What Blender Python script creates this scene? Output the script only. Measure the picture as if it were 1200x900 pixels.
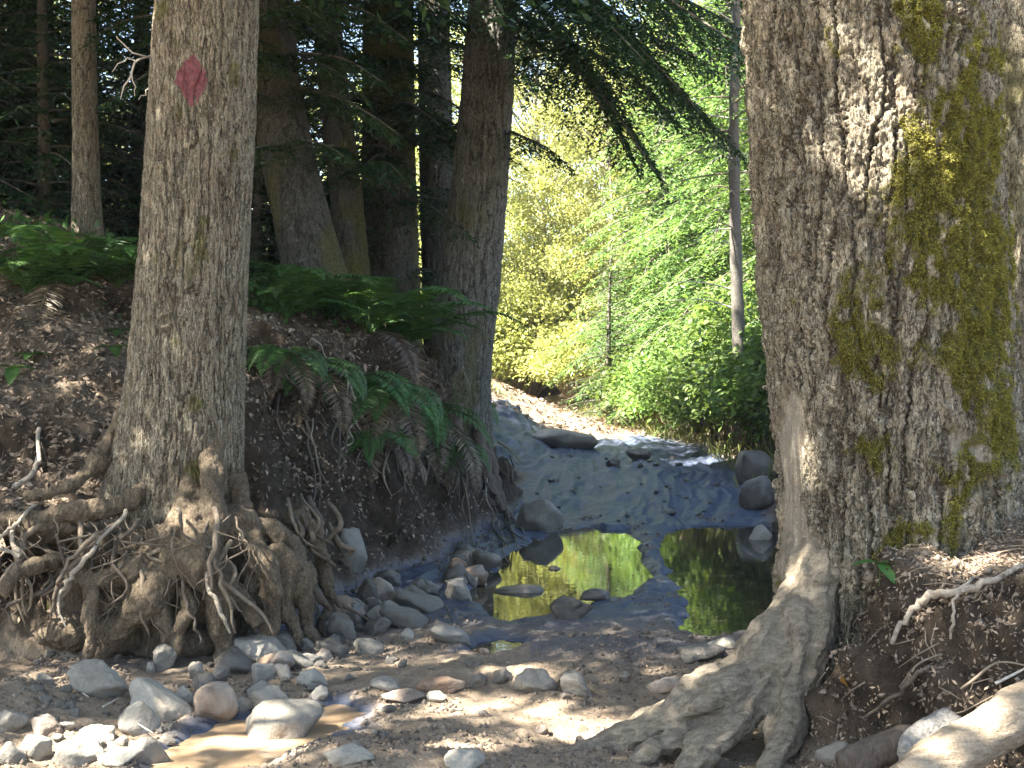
import bpy, bmesh, math, random
import numpy as np
from mathutils import Vector, Matrix
R = math.radians
PI = math.pi
for o in list(bpy.data.objects):
    bpy.data.objects.remove(o)
S = bpy.context.scene
COL = S.collection

# ------------------------------------------------------------------ camera, sky, sun, exposure
CAM_H, F = 1.5, 1500.0                       # eye height; focal length in pixels of the 1200 px wide photograph
cam = bpy.data.cameras.new('camera')
cam.lens, cam.sensor_width, cam.clip_start, cam.clip_end = 45.0, 36.0, 0.05, 1500
camo = bpy.data.objects.new('camera', cam); COL.objects.link(camo)
camo.location = (0, 0, CAM_H); camo.rotation_euler = (R(90), 0, 0)
S.camera = camo
SUN_EL, SUN_AZ = R(53), R(-118)              # azimuth clockwise from +Y: from the left, and behind the camera
L = np.array([math.sin(SUN_AZ)*math.cos(SUN_EL), math.cos(SUN_AZ)*math.cos(SUN_EL), math.sin(SUN_EL)])
W = bpy.data.worlds.new('World'); S.world = W; W.use_nodes = True
sky = W.node_tree.nodes.new('ShaderNodeTexSky')
sky.sky_type = 'NISHITA'; sky.sun_disc = False
sky.sun_elevation = SUN_EL; sky.sun_rotation = SUN_AZ % (2*PI)
sky.air_density, sky.dust_density, sky.ozone_density = 1.0, 1.2, 1.0
bg = W.node_tree.nodes['Background']; bg.inputs['Strength'].default_value = 0.065
W.node_tree.links.new(sky.outputs[0], bg.inputs['Color'])
sun = bpy.data.lights.new('sun', 'SUN'); sun.energy = 5.0; sun.angle = R(0.53); sun.color = (1.0, 0.95, 0.86)
suno = bpy.data.objects.new('sun', sun); COL.objects.link(suno)
suno.rotation_euler = Vector(L).to_track_quat('Z', 'Y').to_euler()
suno.location = tuple(L*60)
S.view_settings.view_transform = 'Standard'; S.view_settings.look = 'None'
S.view_settings.exposure = 3.4; S.view_settings.gamma = 1.0; S.view_settings.use_curve_mapping = False
S.render.engine = 'CYCLES'
cy = S.cycles
cy.use_denoising = True; cy.denoiser = 'OPENIMAGEDENOISE'
cy.max_bounces, cy.diffuse_bounces, cy.glossy_bounces, cy.transmission_bounces, cy.transparent_max_bounces = 7, 4, 3, 4, 4
cy.caustics_reflective = cy.caustics_refractive = False
cy.sample_clamp_indirect = 6.0

# ------------------------------------------------------------------ numpy noise
def _h(ix, iy, iz, seed):
    with np.errstate(over='ignore'):
        h = (ix.astype(np.uint32)*np.uint32(374761393) + iy.astype(np.uint32)*np.uint32(668265263)
             + iz.astype(np.uint32)*np.uint32(2147483647) + np.uint32((seed*974634777) & 0xffffffff))
        h = (h ^ (h >> np.uint32(13)))*np.uint32(1274126177)
        h = (h ^ (h >> np.uint32(16)))*np.uint32(2246822519)
        h = h ^ (h >> np.uint32(15))
    return h.astype(np.float64)/4294967295.0
def vn(x, y, z, seed=0):                      # value noise in -1..1
    x, y, z = np.broadcast_arrays(np.asarray(x, float), np.asarray(y, float), np.asarray(z, float))
    xi, yi, zi = np.floor(x), np.floor(y), np.floor(z)
    fx, fy, fz = x-xi, y-yi, z-zi
    fx, fy, fz = fx*fx*(3-2*fx), fy*fy*(3-2*fy), fz*fz*(3-2*fz)
    xi, yi, zi = xi.astype(np.int64), yi.astype(np.int64), zi.astype(np.int64)
    r = 0
    for dx in (0, 1):
        for dy in (0, 1):
            for dz in (0, 1):
                w = (fx if dx else 1-fx)*(fy if dy else 1-fy)*(fz if dz else 1-fz)
                r = r + w*_h(xi+dx, yi+dy, zi+dz, seed)
    return r*2-1
def fbm(x, y, z, oct=4, seed=0, gain=.5):
    a, s, r = 1.0, 1.0, 0
    for k in range(oct):
        r = r + a*vn(np.asarray(x)*s+7.3*k, np.asarray(y)*s-3.1*k, np.asarray(z)*s+1.7*k, seed+k)
        a *= gain; s *= 2.03
    return r
def voro(u, v, nu, seed=0):                   # 2D Voronoi, periodic in u with nu cells; gives F1, F2, cell hash
    iu, iv = np.floor(u), np.floor(v)
    f1 = np.full(u.shape, 9.0); f2 = f1.copy(); cid = np.zeros(u.shape); ou = np.zeros(u.shape); ov = np.zeros(u.shape)
    z0 = np.zeros(u.shape, np.int64)
    for du in (-1, 0, 1):
        for dv in (-1, 0, 1):
            cu, cv = iu+du, iv+dv
            wu = np.mod(cu, nu).astype(np.int64)
            hx, hy = _h(wu, cv.astype(np.int64), z0, seed), _h(wu, cv.astype(np.int64), z0+5, seed)
            d = np.hypot(cu+hx-u, cv+hy-v)
            n1 = d < f1
            f2 = np.where(n1, f1, np.minimum(f2, d)); cid = np.where(n1, _h(wu, cv.astype(np.int64), z0+9, seed), cid)
            ou = np.where(n1, u-cu-hx, ou); ov = np.where(n1, v-cv-hy, ov)
            f1 = np.where(n1, d, f1)
    return f1, f2, cid, ou, ov
def sst(a, b, x):
    t = np.clip((np.asarray(x, float)-a)/(b-a), 0, 1)
    return t*t*(3-2*t)
def nrm(a):
    return a/np.maximum(np.linalg.norm(a, axis=-1, keepdims=True), 1e-9)

# ------------------------------------------------------------------ mesh helpers
class MB:
    def __init__(s): s.V, s.Q, s.T, s.n = [], [], [], 0
    def add(s, V, Q=None, T=None):
        V = np.asarray(V, float).reshape(-1, 3)
        if Q is not None and len(Q): s.Q.append(np.asarray(Q, np.int64).reshape(-1, 4)+s.n)
        if T is not None and len(T): s.T.append(np.asarray(T, np.int64).reshape(-1, 3)+s.n)
        s.V.append(V); s.n += len(V)
    def build(s, name, mat=None, parent=None, smooth=True, attrs=None):
        me = mesh_of(name, np.concatenate(s.V), np.concatenate(s.Q) if s.Q else None, np.concatenate(s.T) if s.T else None, smooth, attrs)
        return link(name, me, mat, parent)
def mesh_of(name, V, Q=None, T=None, smooth=True, attrs=None):
    me = bpy.data.meshes.new(name)
    me.vertices.add(len(V)); me.vertices.foreach_set('co', np.ascontiguousarray(V, np.float32).ravel())
    idx, st, tot = [], [], 0
    for A, k in ((Q, 4), (T, 3)):
        if A is not None and len(A):
            idx.append(A.ravel()); st.append(tot+np.arange(len(A))*k); tot += A.size
    idx = np.concatenate(idx).astype(np.int32); st = np.concatenate(st).astype(np.int32)
    me.loops.add(len(idx)); me.loops.foreach_set('vertex_index', idx)
    me.polygons.add(len(st)); me.polygons.foreach_set('loop_start', st)
    me.polygons.foreach_set('use_smooth', np.full(len(st), smooth))
    for k, a in (attrs or {}).items():
        at = me.attributes.new(k, 'FLOAT', 'POINT'); at.data.foreach_set('value', np.ascontiguousarray(a, np.float32).ravel())
    me.update(calc_edges=True)
    return me
def link(name, me, mat, parent=None):
    if mat is not None and not me.materials: me.materials.append(mat)
    o = bpy.data.objects.new(name, me); COL.objects.link(o)
    if parent is not None: o.parent = parent
    return o
def tag(o, label=None, cat=None, group=None, kind=None):
    for k, v in (('label', label), ('category', cat), ('group', group), ('kind', kind)):
        if v: o[k] = v
    return o
def thing(name, loc, label, cat, group=None, rz=0):
    o = bpy.data.objects.new(name, None); COL.objects.link(o)
    o.location = loc; o.rotation_euler = (0, 0, rz); o.empty_display_size = .2
    return tag(o, label, cat, group)
def copy_tree(o, loc, rz, sc=1.0, label=None, group=None):
    c = o.copy(); COL.objects.link(c); c.location = loc; c.rotation_euler = (0, 0, rz); c.scale = (sc,)*3
    if label: c['label'] = label
    if group: c['group'] = group
    for ch in list(o.children):
        d = ch.copy(); COL.objects.link(d); d.parent = c
        for g in list(ch.children):
            e = g.copy(); COL.objects.link(e); e.parent = d
    return c
def spline(P, n):                             # Catmull-Rom through the points, last axis free (xyz + radius)
    P = np.asarray(P, float); m = len(P)
    t = np.linspace(0, m-1, n); i = np.minimum(t.astype(int), m-2); f = (t-i)[:, None]
    g = lambda k: P[np.clip(k, 0, m-1)]
    a, b, c, d = g(i-1), g(i), g(i+1), g(i+2)
    return .5*((2*b)+(c-a)*f+(2*a-5*b+4*c-d)*f*f+(3*b-a-3*c+d)*f**3)
def tube(P, r, nc=8, seed=0, rough=0.0, freq=14., fib=0.0):
    P = np.asarray(P, float); r = np.asarray(r, float); n = len(P)
    T = nrm(np.gradient(P, axis=0)); N = np.zeros_like(P)
    up = np.array([0, 0, 1.]) if abs(T[0, 2]) < .9 else np.array([1., 0, 0])
    v = np.cross(T[0], up)
    for i in range(n):
        v = v-T[i]*v.dot(T[i]); v /= max(np.linalg.norm(v), 1e-9); N[i] = v
    B = np.cross(T, N)
    th = np.arange(nc)*2*PI/nc
    D = N[:, None]*np.cos(th)[None, :, None]+B[:, None]*np.sin(th)[None, :, None]
    rr = np.repeat(r[:, None], nc, 1)
    if rough:
        Q0 = P[:, None]+D*rr[..., None]
        rr = rr*(1+rough*fbm(Q0[..., 0]*freq, Q0[..., 1]*freq, Q0[..., 2]*freq, 2, seed))
    if fib:
        sl_ = np.r_[0, np.cumsum(np.linalg.norm(np.diff(P, axis=0), axis=1))][:, None]; tw = th[None]+sl_*1.5
        rr = rr*(1+fib*(vn(np.cos(tw)*2.2, np.sin(tw)*2.2, sl_*2.5, seed+3)+.7*vn(np.cos(tw)*5, np.sin(tw)*5, sl_*5, seed+4)+.4*vn(np.cos(tw)*11, np.sin(tw)*11, sl_*9, seed+6)))
    V = (P[:, None]+D*rr[..., None]).reshape(-1, 3)
    i, j = np.meshgrid(np.arange(n-1), np.arange(nc), indexing='ij'); j2 = (j+1) % nc
    Q = np.stack([i*nc+j, i*nc+j2, (i+1)*nc+j2, (i+1)*nc+j], -1).reshape(-1, 4)
    V = np.concatenate([V, P[:1], P[-1:]])
    a, b = n*nc, n*nc+1; jj = np.arange(nc); j2 = (jj+1) % nc
    T3 = np.concatenate([np.stack([np.full(nc, a), j2, jj], -1), np.stack([np.full(nc, b), (n-1)*nc+jj, (n-1)*nc+j2], -1)])
    return V, Q, T3
def diamonds(C, D, Sd, ln, wd, bend=None):    # leaf faces: base C, direction D, side Sd
    ln = np.broadcast_to(np.asarray(ln, float), (len(C),))[:, None]; wd = np.broadcast_to(np.asarray(wd, float), (len(C),))[:, None]
    m = C+D*ln*.45
    if bend is not None: m = m+bend*ln
    V = np.stack([C, m+Sd*wd*.5, C+D*ln, m-Sd*wd*.5], 1).reshape(-1, 3)
    return V, np.arange(len(C)*4).reshape(-1, 4)
def rvec(rng, n):
    return nrm(rng.normal(size=(n, 3)))

# ------------------------------------------------------------------ materials
class NT:
    def __init__(s, name):
        s.m = bpy.data.materials.new(name); s.m.use_nodes = True; s.t = s.m.node_tree
        s.b = s.t.nodes['Principled BSDF']; s.out = s.t.nodes['Material Output']
    def n(s, typ, ins=None, **pr):
        nd = s.t.nodes.new('ShaderNode'+typ)
        for k, v in pr.items(): setattr(nd, k, v)
        for k, v in (ins or {}).items(): s.set(nd.inputs[k], v)
        return nd
    def set(s, inp, v):
        if isinstance(v, bpy.types.NodeSocket): s.t.links.new(v, inp)
        elif isinstance(v, bpy.types.Node): s.t.links.new(v.outputs[0], inp)
        else: inp.default_value = v
    def p(s, **k):
        for a, v in k.items():
            s.set(s.b.inputs[a.replace('_', ' ')], c4(v) if isinstance(v, tuple) else v)
    def coord(s, scale=(1, 1, 1), obj=False):
        src = s.n('TexCoord').outputs['Object'] if obj else s.n('NewGeometry').outputs['Position']
        return s.n('Mapping', {'Vector': src, 'Scale': scale}).outputs[0]
    def noise(s, vec, scale, detail=5, rough=.55, dist=0.):
        return s.n('TexNoise', {'Vector': vec, 'Scale': scale, 'Detail': detail, 'Roughness': rough, 'Distortion': dist}).outputs['Fac']
    def mix(s, f, a, b, blend='MIX'):
        nd = s.n('Mix', data_type='RGBA', blend_type=blend)
        s.set(nd.inputs[0], f); s.set(nd.inputs[6], c4(a)); s.set(nd.inputs[7], c4(b))
        return nd.outputs[2]
    def ramp(s, f, stops, interp='LINEAR'):
        nd = s.n('ValToRGB', {'Fac': f}); cr = nd.color_ramp; cr.interpolation = interp
        while len(cr.elements) < len(stops): cr.elements.new(.5)
        for e, (p, c) in zip(cr.elements, stops): e.position = p; e.color = c4(c)
        return nd.outputs[0]
    def math(s, op, a, b=0.0):
        nd = s.n('Math', operation=op); s.set(nd.inputs[0], a); s.set(nd.inputs[1], b); return nd.outputs[0]
    def rng(s, f, a, b, c=0., d=1.):
        return s.n('MapRange', {'Value': f, 'From Min': a, 'From Max': b, 'To Min': c, 'To Max': d}).outputs[0]
    def attr(s, name): return s.n('Attribute', attribute_name=name).outputs['Fac']
    def bump(s, h, strength, dist=.01, normal=None):
        nd = s.n('Bump', {'Height': h, 'Strength': strength, 'Distance': dist})
        if normal is not None: s.set(nd.inputs['Normal'], normal)
        return nd.outputs[0]
def c4(v):
    if isinstance(v, (int, float)): return (v, v, v, 1)
    return tuple(v)+(1,) if isinstance(v, tuple) and len(v) == 3 else v

def leaf_mat(name, c1, c2, trans=.45, tcol=None, rough=.5, spec=.35):
    t = NT(name)
    rnd = t.n('NewGeometry').outputs['Random Per Island']
    oi = t.n('ObjectInfo').outputs['Random']
    col = t.mix(rnd, c1, c2)
    hsv = t.n('HueSaturation', {'Color': col, 'Value': t.rng(oi, 0, 1, .8, 1.2), 'Hue': t.rng(oi, 0, 1, .49, .51)})
    t.p(Base_Color=hsv.outputs[0], Roughness=rough); t.b.inputs['Specular IOR Level'].default_value = spec
    k = tcol or (1.15, 1.15, .68)
    tc = t.mix(1.0, hsv.outputs[0], k, 'MULTIPLY')
    tr = t.n('BsdfTranslucent', {'Color': tc})
    mx = t.n('MixShader', {0: trans, 1: t.b.outputs[0], 2: tr.outputs[0]})
    t.t.links.new(mx.outputs[0], t.out.inputs[0])
    return t.m
M = {}
M['broad'] = leaf_mat('broad_leaf', (.21, .24, .075), (.38, .385, .15), .5)
M['broad_y'] = leaf_mat('yellow_green_leaf', (.30, .33, .12), (.53, .53, .28), .5)
M['bush'] = leaf_mat('bush_leaf', (.09, .16, .042), (.20, .275, .08), .5)
M['fir'] = leaf_mat('fir_needles', (.025, .055, .02), (.055, .10, .035), .3)
M['fir_lit'] = leaf_mat('young_fir_needles', (.085, .155, .048), (.185, .265, .085), .45)
M['hemlock'] = leaf_mat('hemlock_needles', (.018, .045, .016), (.035, .075, .022), .25)
M['fern'] = leaf_mat('fern_leaf', (.035, .095, .022), (.08, .155, .037), .35, rough=.5)
M['fern_dead'] = leaf_mat('dead_fern', (.07, .05, .03), (.17, .125, .08), .2)
M['moss'] = leaf_mat('moss_tufts', (.11, .108, .02), (.32, .285, .07), .35, rough=.8, spec=.1)
M['moss_dark'] = leaf_mat('moss_dark_tufts', (.03, .04, .01), (.07, .075, .018), .2, rough=.8, spec=.1)
M['litter'] = leaf_mat('leaf_litter', (.08, .052, .033), (.40, .31, .22), .1, (1, .9, .7), .7, .2)
M['yellow'] = leaf_mat('yellow_leaf', (.55, .33, .08), (.55, .33, .08), .3, (1.1, .9, .5))
M['grass'] = leaf_mat('grass_blades', (.10, .14, .03), (.24, .22, .08), .35)

def wood_mat(name, c1, c2, rough=.8, sc=(9, 9, 2.2), bump=.5, fine=60, gre=None):
    t = NT(name); v = t.coord(sc)
    a = t.noise(v, 3, 6, .65, .4); b = t.noise(t.coord((1, 1, .35)), fine, 5, .7)
    col = t.mix(t.rng(a, .3, .7), c1, c2)
    col = t.mix(t.rng(b, .35, .75, 0, .4), col, tuple(x*1.35 for x in c2))
    if gre: col = t.mix(t.rng(t.noise(t.coord(), 4.5, 5, .6), .5, .62, 0, .85), col, gre)
    t.p(Base_Color=col, Roughness=rough); t.b.inputs['Specular IOR Level'].default_value = .25
    h = t.math('ADD', t.math('MULTIPLY', a, 1.0), t.math('MULTIPLY', b, .5))
    t.p(Normal=t.bump(h, bump, .02))
    return t.m
M['bark_dark'] = wood_mat('dark_bark', (.06, .05, .04), (.14, .12, .095), gre=(.045, .055, .02))
M['bark_mossy'] = wood_mat('mossy_bark', (.06, .05, .035), (.12, .10, .07), gre=(.06, .07, .02))
M['bark_grey'] = wood_mat('grey_bark', (.10, .085, .07), (.25, .22, .185))
M['bark_thin'] = wood_mat('young_bark', (.05, .044, .036), (.15, .135, .112), sc=(12, 12, 12))
M['twig'] = wood_mat('twig_wood', (.12, .09, .06), (.26, .21, .15), sc=(20, 20, 20))
M['deadtwig'] = wood_mat('bleached_twig', (.35, .31, .25), (.55, .5, .43), sc=(20, 20, 20))
M['root'] = wood_mat('root_wood', (.10, .074, .05), (.24, .19, .135), sc=(16, 16, 9), bump=.8, fine=90)
M['root_dark'] = wood_mat('dark_root', (.06, .045, .032), (.145, .113, .085), sc=(16, 16, 9), bump=.8, fine=90)
M['root_pale'] = wood_mat('pale_root', (.20, .155, .11), (.42, .36, .28), sc=(22, 8, 22), bump=.8, fine=80)
M['log'] = wood_mat('peeled_log_wood', (.20, .14, .085), (.46, .37, .26), sc=(5, 14, 26), bump=1., fine=90)
M['log_grey'] = wood_mat('weathered_log_wood', (.15, .135, .115), (.44, .41, .36), sc=(26, 12, 26), bump=1., fine=90)

def soiled(name, c1, c2, soil, sc, gfac=(.42, .62)):
    t = NT(name); a = t.noise(t.coord(sc), 3.2, 6, .65, .5); b = t.noise(t.coord(), 95, 4, .75); g = t.noise(t.coord(), 5.5, 6, .65); e = t.noise(t.coord(tuple(x*3 for x in sc)), 4, 5, .7)
    col = t.mix(t.rng(a, .3, .7), c1, c2)
    col = t.mix(t.rng(e, .45, .62, 0, .65), col, tuple(x*.55 for x in c1))
    col = t.mix(t.rng(b, .52, .66, 0, .6), col, tuple(x*1.3 for x in c2))
    col = t.mix(t.rng(g, gfac[0], gfac[1], 0, .85), col, soil)
    col = t.mix(t.rng(b, .30, .44, .5, 0), col, tuple(x*.5 for x in soil))
    t.p(Base_Color=col, Roughness=.88); t.b.inputs['Specular IOR Level'].default_value = .2
    t.p(Normal=t.bump(t.math('ADD', t.math('ADD', a, e), t.math('MULTIPLY', b, .6)), 1., .025)); return t.m
M['root_soil'] = soiled('soiled_root', (.12, .088, .056), (.30, .235, .158), (.115, .082, .052), (9, 9, 4), (.52, .72))
M['root_flare'] = wood_mat('weathered_root_flare', (.065, .048, .032), (.29, .245, .178), sc=(5, 17, 13), bump=1., fine=110)
def bark_mat(name, furrow, ridge, pale, inner, fs=(48, .16)):
    t = NT(name)
    h = t.attr('height'); ms = t.attr('moss'); pl = t.attr('peel'); sm = t.attr('soil')
    a = t.noise(t.coord((1, 1, .22)), 30, 6, .7, .6); b = t.noise(t.coord(), 7, 5, .6); c = t.noise(t.coord((1, 1, .5)), 160, 4, .7)
    col = t.mix(t.rng(h, .28, .52), furrow, ridge)
    col = t.mix(t.rng(t.noise(t.coord((1, 1, .3)), 75, 5, .7), .42, .62, 0, .55), col, inner)
    col = t.mix(t.rng(a, .45, .75, 0, .7), col, pale)
    col = t.mix(t.rng(b, .5, .68, 0, .55), col, inner)
    col = t.mix(t.rng(t.noise(t.coord(), 22, 4, .65), .58, .68, 0, .6), col, tuple(x*1.25 for x in pale))
    l1 = t.math('ABSOLUTE', t.math('SUBTRACT', t.noise(t.coord((1, 1, fs[1])), fs[0], 3, .6, .25), .5)); l2 = t.math('ABSOLUTE', t.math('SUBTRACT', t.noise(t.coord((1, 1, fs[1]*2.2)), fs[0]*1.7, 3, .65, .4), .47))
    crk = t.math('MULTIPLY', t.rng(l1, .004, .034, .12, 1.), t.rng(l2, .002, .02, .4, 1.))
    col = t.mix(crk, furrow, col)
    wv = t.noise(t.coord((1, 1, .07)), 38, 5, .65, .3)
    wood = t.mix(t.rng(wv, .3, .7), (.27, .215, .155), (.52, .455, .365))
    wood = t.mix(t.rng(b, .45, .7, 0, .6), wood, (.2, .15, .105))
    col = t.mix(pl, col, wood)
    col = t.mix(t.rng(t.noise(t.coord((1, 1, .55)), 210, 3, .75), .40, .64, 0, .55), col, tuple(x*.55 for x in ridge))
    col = t.mix(t.rng(t.noise(t.coord((1, 1, .6)), 120, 4, .75), .55, .68, 0, .6), col, tuple(x*1.3 for x in pale))
    col = t.mix(sm, col, (.13, .095, .06))
    mc = t.mix(t.rng(t.noise(t.coord(), 40, 4, .6), .35, .7), (.075, .075, .018), (.20, .18, .045))
    col = t.mix(t.math('MULTIPLY', ms, t.rng(c, .3, .5, .55, 1.)), col, mc)
    t.p(Base_Color=col, Roughness=.85); t.b.inputs['Specular IOR Level'].default_value = .2
    hh = t.math('ADD', t.math('ADD', t.math('MULTIPLY', a, .8), t.math('MULTIPLY', c, .7)), t.math('MULTIPLY', t.math('MULTIPLY', crk, t.math('SUBTRACT', 1., pl)), .8))
    t.p(Normal=t.bump(hh, 1., .024))
    return t.m
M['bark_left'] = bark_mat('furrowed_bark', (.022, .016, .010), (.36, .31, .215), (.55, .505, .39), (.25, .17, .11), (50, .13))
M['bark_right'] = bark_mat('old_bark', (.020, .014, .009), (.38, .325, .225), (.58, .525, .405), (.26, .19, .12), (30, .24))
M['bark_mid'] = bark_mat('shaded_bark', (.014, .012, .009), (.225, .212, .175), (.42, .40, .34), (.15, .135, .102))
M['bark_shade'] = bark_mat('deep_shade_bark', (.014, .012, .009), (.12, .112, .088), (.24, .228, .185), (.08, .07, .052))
t = NT('red_paint'); nz = t.noise(t.coord(), 55, 5, .65)
t.p(Base_Color=t.mix(t.rng(nz, .35, .7), (.07, .010, .012), (.17, .032, .036)), Roughness=.6); M['paint'] = t.m

def rock_mat(name, c1, c2, mud, rough=.75, mudf=(.5, .75), wet=0.):
    t = NT(name); v = t.coord(obj=True)
    oi = t.n('ObjectInfo').outputs['Random']
    off = t.n('VectorMath', {0: v, 1: t.n('CombineXYZ', {0: t.math('MULTIPLY', oi, 37.), 1: t.math('MULTIPLY', oi, 11.)}).outputs[0]}, operation='ADD').outputs[0]
    a = t.noise(off, 5, 6, .65, .3); b = t.noise(off, 60, 5, .7); g = t.noise(off, 2.6, 4, .6, .5)
    col = t.mix(t.rng(a, .3, .7), c1, c2)
    col = t.mix(t.rng(b, .45, .7, 0, .45), col, tuple(x*1.3 for x in c2))
    col = t.mix(t.rng(g, mudf[0], mudf[1], 0, .85), col, mud)
    hs = t.n('HueSaturation', {'Color': col, 'Value': t.rng(oi, 0, 1, .8, 1.2)})
    t.p(Base_Color=hs.outputs[0], Roughness=t.rng(b, .3, .7, rough-.12-wet*.3, rough+.1-wet*.3))
    t.p(Normal=t.bump(t.math('ADD', a, t.math('MULTIPLY', b, .6)), .9, .02))
    return t.m
M['rock_pale'] = rock_mat('pale_stone', (.20, .178, .142), (.34, .31, .252), (.16, .118, .075))
M['rock_grey'] = rock_mat('grey_stone', (.13, .118, .096), (.25, .226, .185), (.115, .087, .058))
M['rock_dark'] = rock_mat('dark_wet_stone', (.08, .07, .056), (.16, .14, .112), (.075, .06, .042), .5, (.45, .7), .5)
M['rock_brown'] = rock_mat('brown_stained_stone', (.24, .20, .155), (.38, .335, .275), (.19, .11, .06), .75, (.42, .6))

def ground_mat():
    t = NT('forest_ground')
    bank = t.attr('bank'); face = t.attr('face'); wet = t.attr('wet'); dry = t.attr('dry')
    p = t.coord()
    n1 = t.noise(p, 1.6, 6, .6, .3); n2 = t.noise(p, 14, 6, .7); n3 = t.noise(p, 85, 5, .7); n4 = t.noise(p, 38, 6, .75, .8)
    mud = t.mix(t.rng(n2, .3, .7), (.026, .037, .062), (.068, .090, .138))  # blue sheen of the reflected sky is put into the wet mud colour
    dmud = t.mix(t.rng(n2, .3, .7), (.20, .148, .098), (.34, .268, .19))
    dmud = t.mix(t.rng(n3, .5, .7, 0, .5), dmud, (.12, .085, .06))
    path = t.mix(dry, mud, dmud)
    path = t.mix(t.attr('trail'), path, t.mix(t.rng(n2, .3, .7), (.12, .095, .065), (.25, .205, .15)))
    soil = t.mix(t.rng(n2, .3, .7), (.028, .02, .013), (.085, .062, .041))
    duff = t.mix(t.rng(n4, .35, .65), (.068, .052, .035), (.185, .145, .10))
    duff = t.mix(t.rng(n3, .5, .72, 0, .6), duff, (.28, .215, .16))
    bk = t.mix(face, duff, soil)
    col = t.mix(t.rng(t.math('ADD', bank, t.math('MULTIPLY', t.math('SUBTRACT', n2, .5), .5)), .35, .65), path, bk)
    t.p(Base_Color=col)
    wr = t.rng(t.math('ADD', n1, t.math('MULTIPLY', n2, .4)), .5, .85, .40, .65)
    t.p(Roughness=t.mix(wet, .9, wr))
    t.p(Coat_Weight=t.math('MULTIPLY', wet, t.rng(n1, .42, .6, .0, .12)), Coat_Roughness=.10); t.b.inputs['Coat IOR'].default_value = 1.45
    t.set(t.b.inputs['Specular IOR Level'], t.rng(wet, 0, 1, .2, .22))
    h = t.math('ADD', t.math('MULTIPLY', n2, 1.0), t.math('ADD', t.math('MULTIPLY', n4, .5), t.math('MULTIPLY', n3, .3)))
    nd = t.n('Bump', {'Height': h, 'Strength': t.rng(wet, 0, 1, .9, .6), 'Distance': t.rng(wet, 0, 1, .03, .014)})
    t.p(Normal=nd.outputs[0])
    return t.m
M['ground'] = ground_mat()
def water_mat(name, c, rip=.012):
    t = NT(name); p = t.coord((1, 1, 1))
    t.p(Base_Color=c, Roughness=.015, IOR=1.33)
    t.b.inputs['Specular IOR Level'].default_value = .65
    t.p(Normal=t.bump(t.noise(p, 9, 3, .5), rip, .05))
    return t.m
M['water'] = water_mat('puddle_water', (.035, .03, .02), .012)
M['water_mud'] = water_mat('muddy_water', (.34, .235, .14), .03)

# ------------------------------------------------------------------ terrain
def px2dir(px, py): return np.array([(px-600)/F, 1.0, (450-py)/F])
def at(px, py, d): return np.array([(px-600)/F*d, d, CAM_H+(450-py)/F*d])
def flat(px, py, z=0.0):
    d = (CAM_H-z)*F/(py-450); return ((px-600)/F*d, d)
LEFT_TOE = [(-14, 5.6), (-3.0, 6.85), (-1.78, 6.9), (-1.42, 7.2), (-1.27, 8.2), (-.98, 9.8), (-.52, 11.5), (-.08, 13.2), (.1, 15), (.5, 17.5), (1.15, 20), (1.0, 23), (-.2, 26), (-4, 29), (-14, 33)]
RIGHT_TOE = [(4.2, 2.5), (2.3, 3.85), (1.10, 4.62), (1.08, 5.2), (1.3, 6.2), (1.95, 8), (2.35, 10), (2.6, 13), (2.95, 15.5), (3.0, 18), (2.6, 20.5), (2.3, 23), (1.6, 26.5), (-1, 31), (-9, 36)]
def sdist(x, y, poly):
    best = np.full(x.shape, 1e9); bp = np.zeros(x.shape); sg = np.ones(x.shape)
    for (ax, ay), (bx, by) in zip(poly[:-1], poly[1:]):
        ex, ey = bx-ax, by-ay; l2 = ex*ex+ey*ey
        tt = np.clip(((x-ax)*ex+(y-ay)*ey)/l2, 0, 1)
        d = np.hypot(x-ax-tt*ex, y-ay-tt*ey); cr = (ex*(y-ay)-ey*(x-ax))/math.sqrt(l2)
        u = (d < best-1e-7) | ((np.abs(d-best) <= 1e-7) & (np.abs(cr) > bp))
        best = np.where(u, d, best); bp = np.where(u, np.abs(cr), bp); sg = np.where(u, np.sign(cr), sg)
    return best*sg
def polysd(x, y, poly):                        # inside positive
    P = np.array(poly); best = np.full(x.shape, 1e9); ins = np.zeros(x.shape, bool)
    for a, b in zip(P, np.roll(P, -1, 0)):
        e = b-a; tt = np.clip(((x-a[0])*e[0]+(y-a[1])*e[1])/max(e.dot(e), 1e-9), 0, 1)
        best = np.minimum(best, np.hypot(x-a[0]-tt*e[0], y-a[1]-tt*e[1]))
        c = ((a[1] > y) != (b[1] > y)) & (x < (b[0]-a[0])*(y-a[1])/(b[1]-a[1]+1e-12)+a[0]); ins ^= c
    return np.where(ins, best, -best)
PUDDLES = [  # (polygon in photograph pixels on the level ground, kind)
    ([(590, 668), (615, 640), (650, 632), (690, 618), (735, 622), (757, 640), (764, 685), (735, 703), (700, 706), (664, 722), (585, 727), (556, 700), (560, 678)], 'clear'),
    ([(778, 622), (830, 616), (905, 618), (960, 640), (950, 700), (870, 745), (820, 752), (800, 735), (792, 690), (775, 655)], 'clear'),
    ([(545, 772), (560, 755), (585, 748), (640, 755), (632, 765), (585, 774)], 'clear'),
    ([(190, 905), (215, 868), (260, 845), (330, 842), (400, 828), (425, 836), (395, 858), (350, 880), (330, 905)], 'muddy'),
]
PPOLY = [[flat(a, b, .05 if k == 'film' else 0.) for a, b in P] for P, k in PUDDLES]
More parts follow.
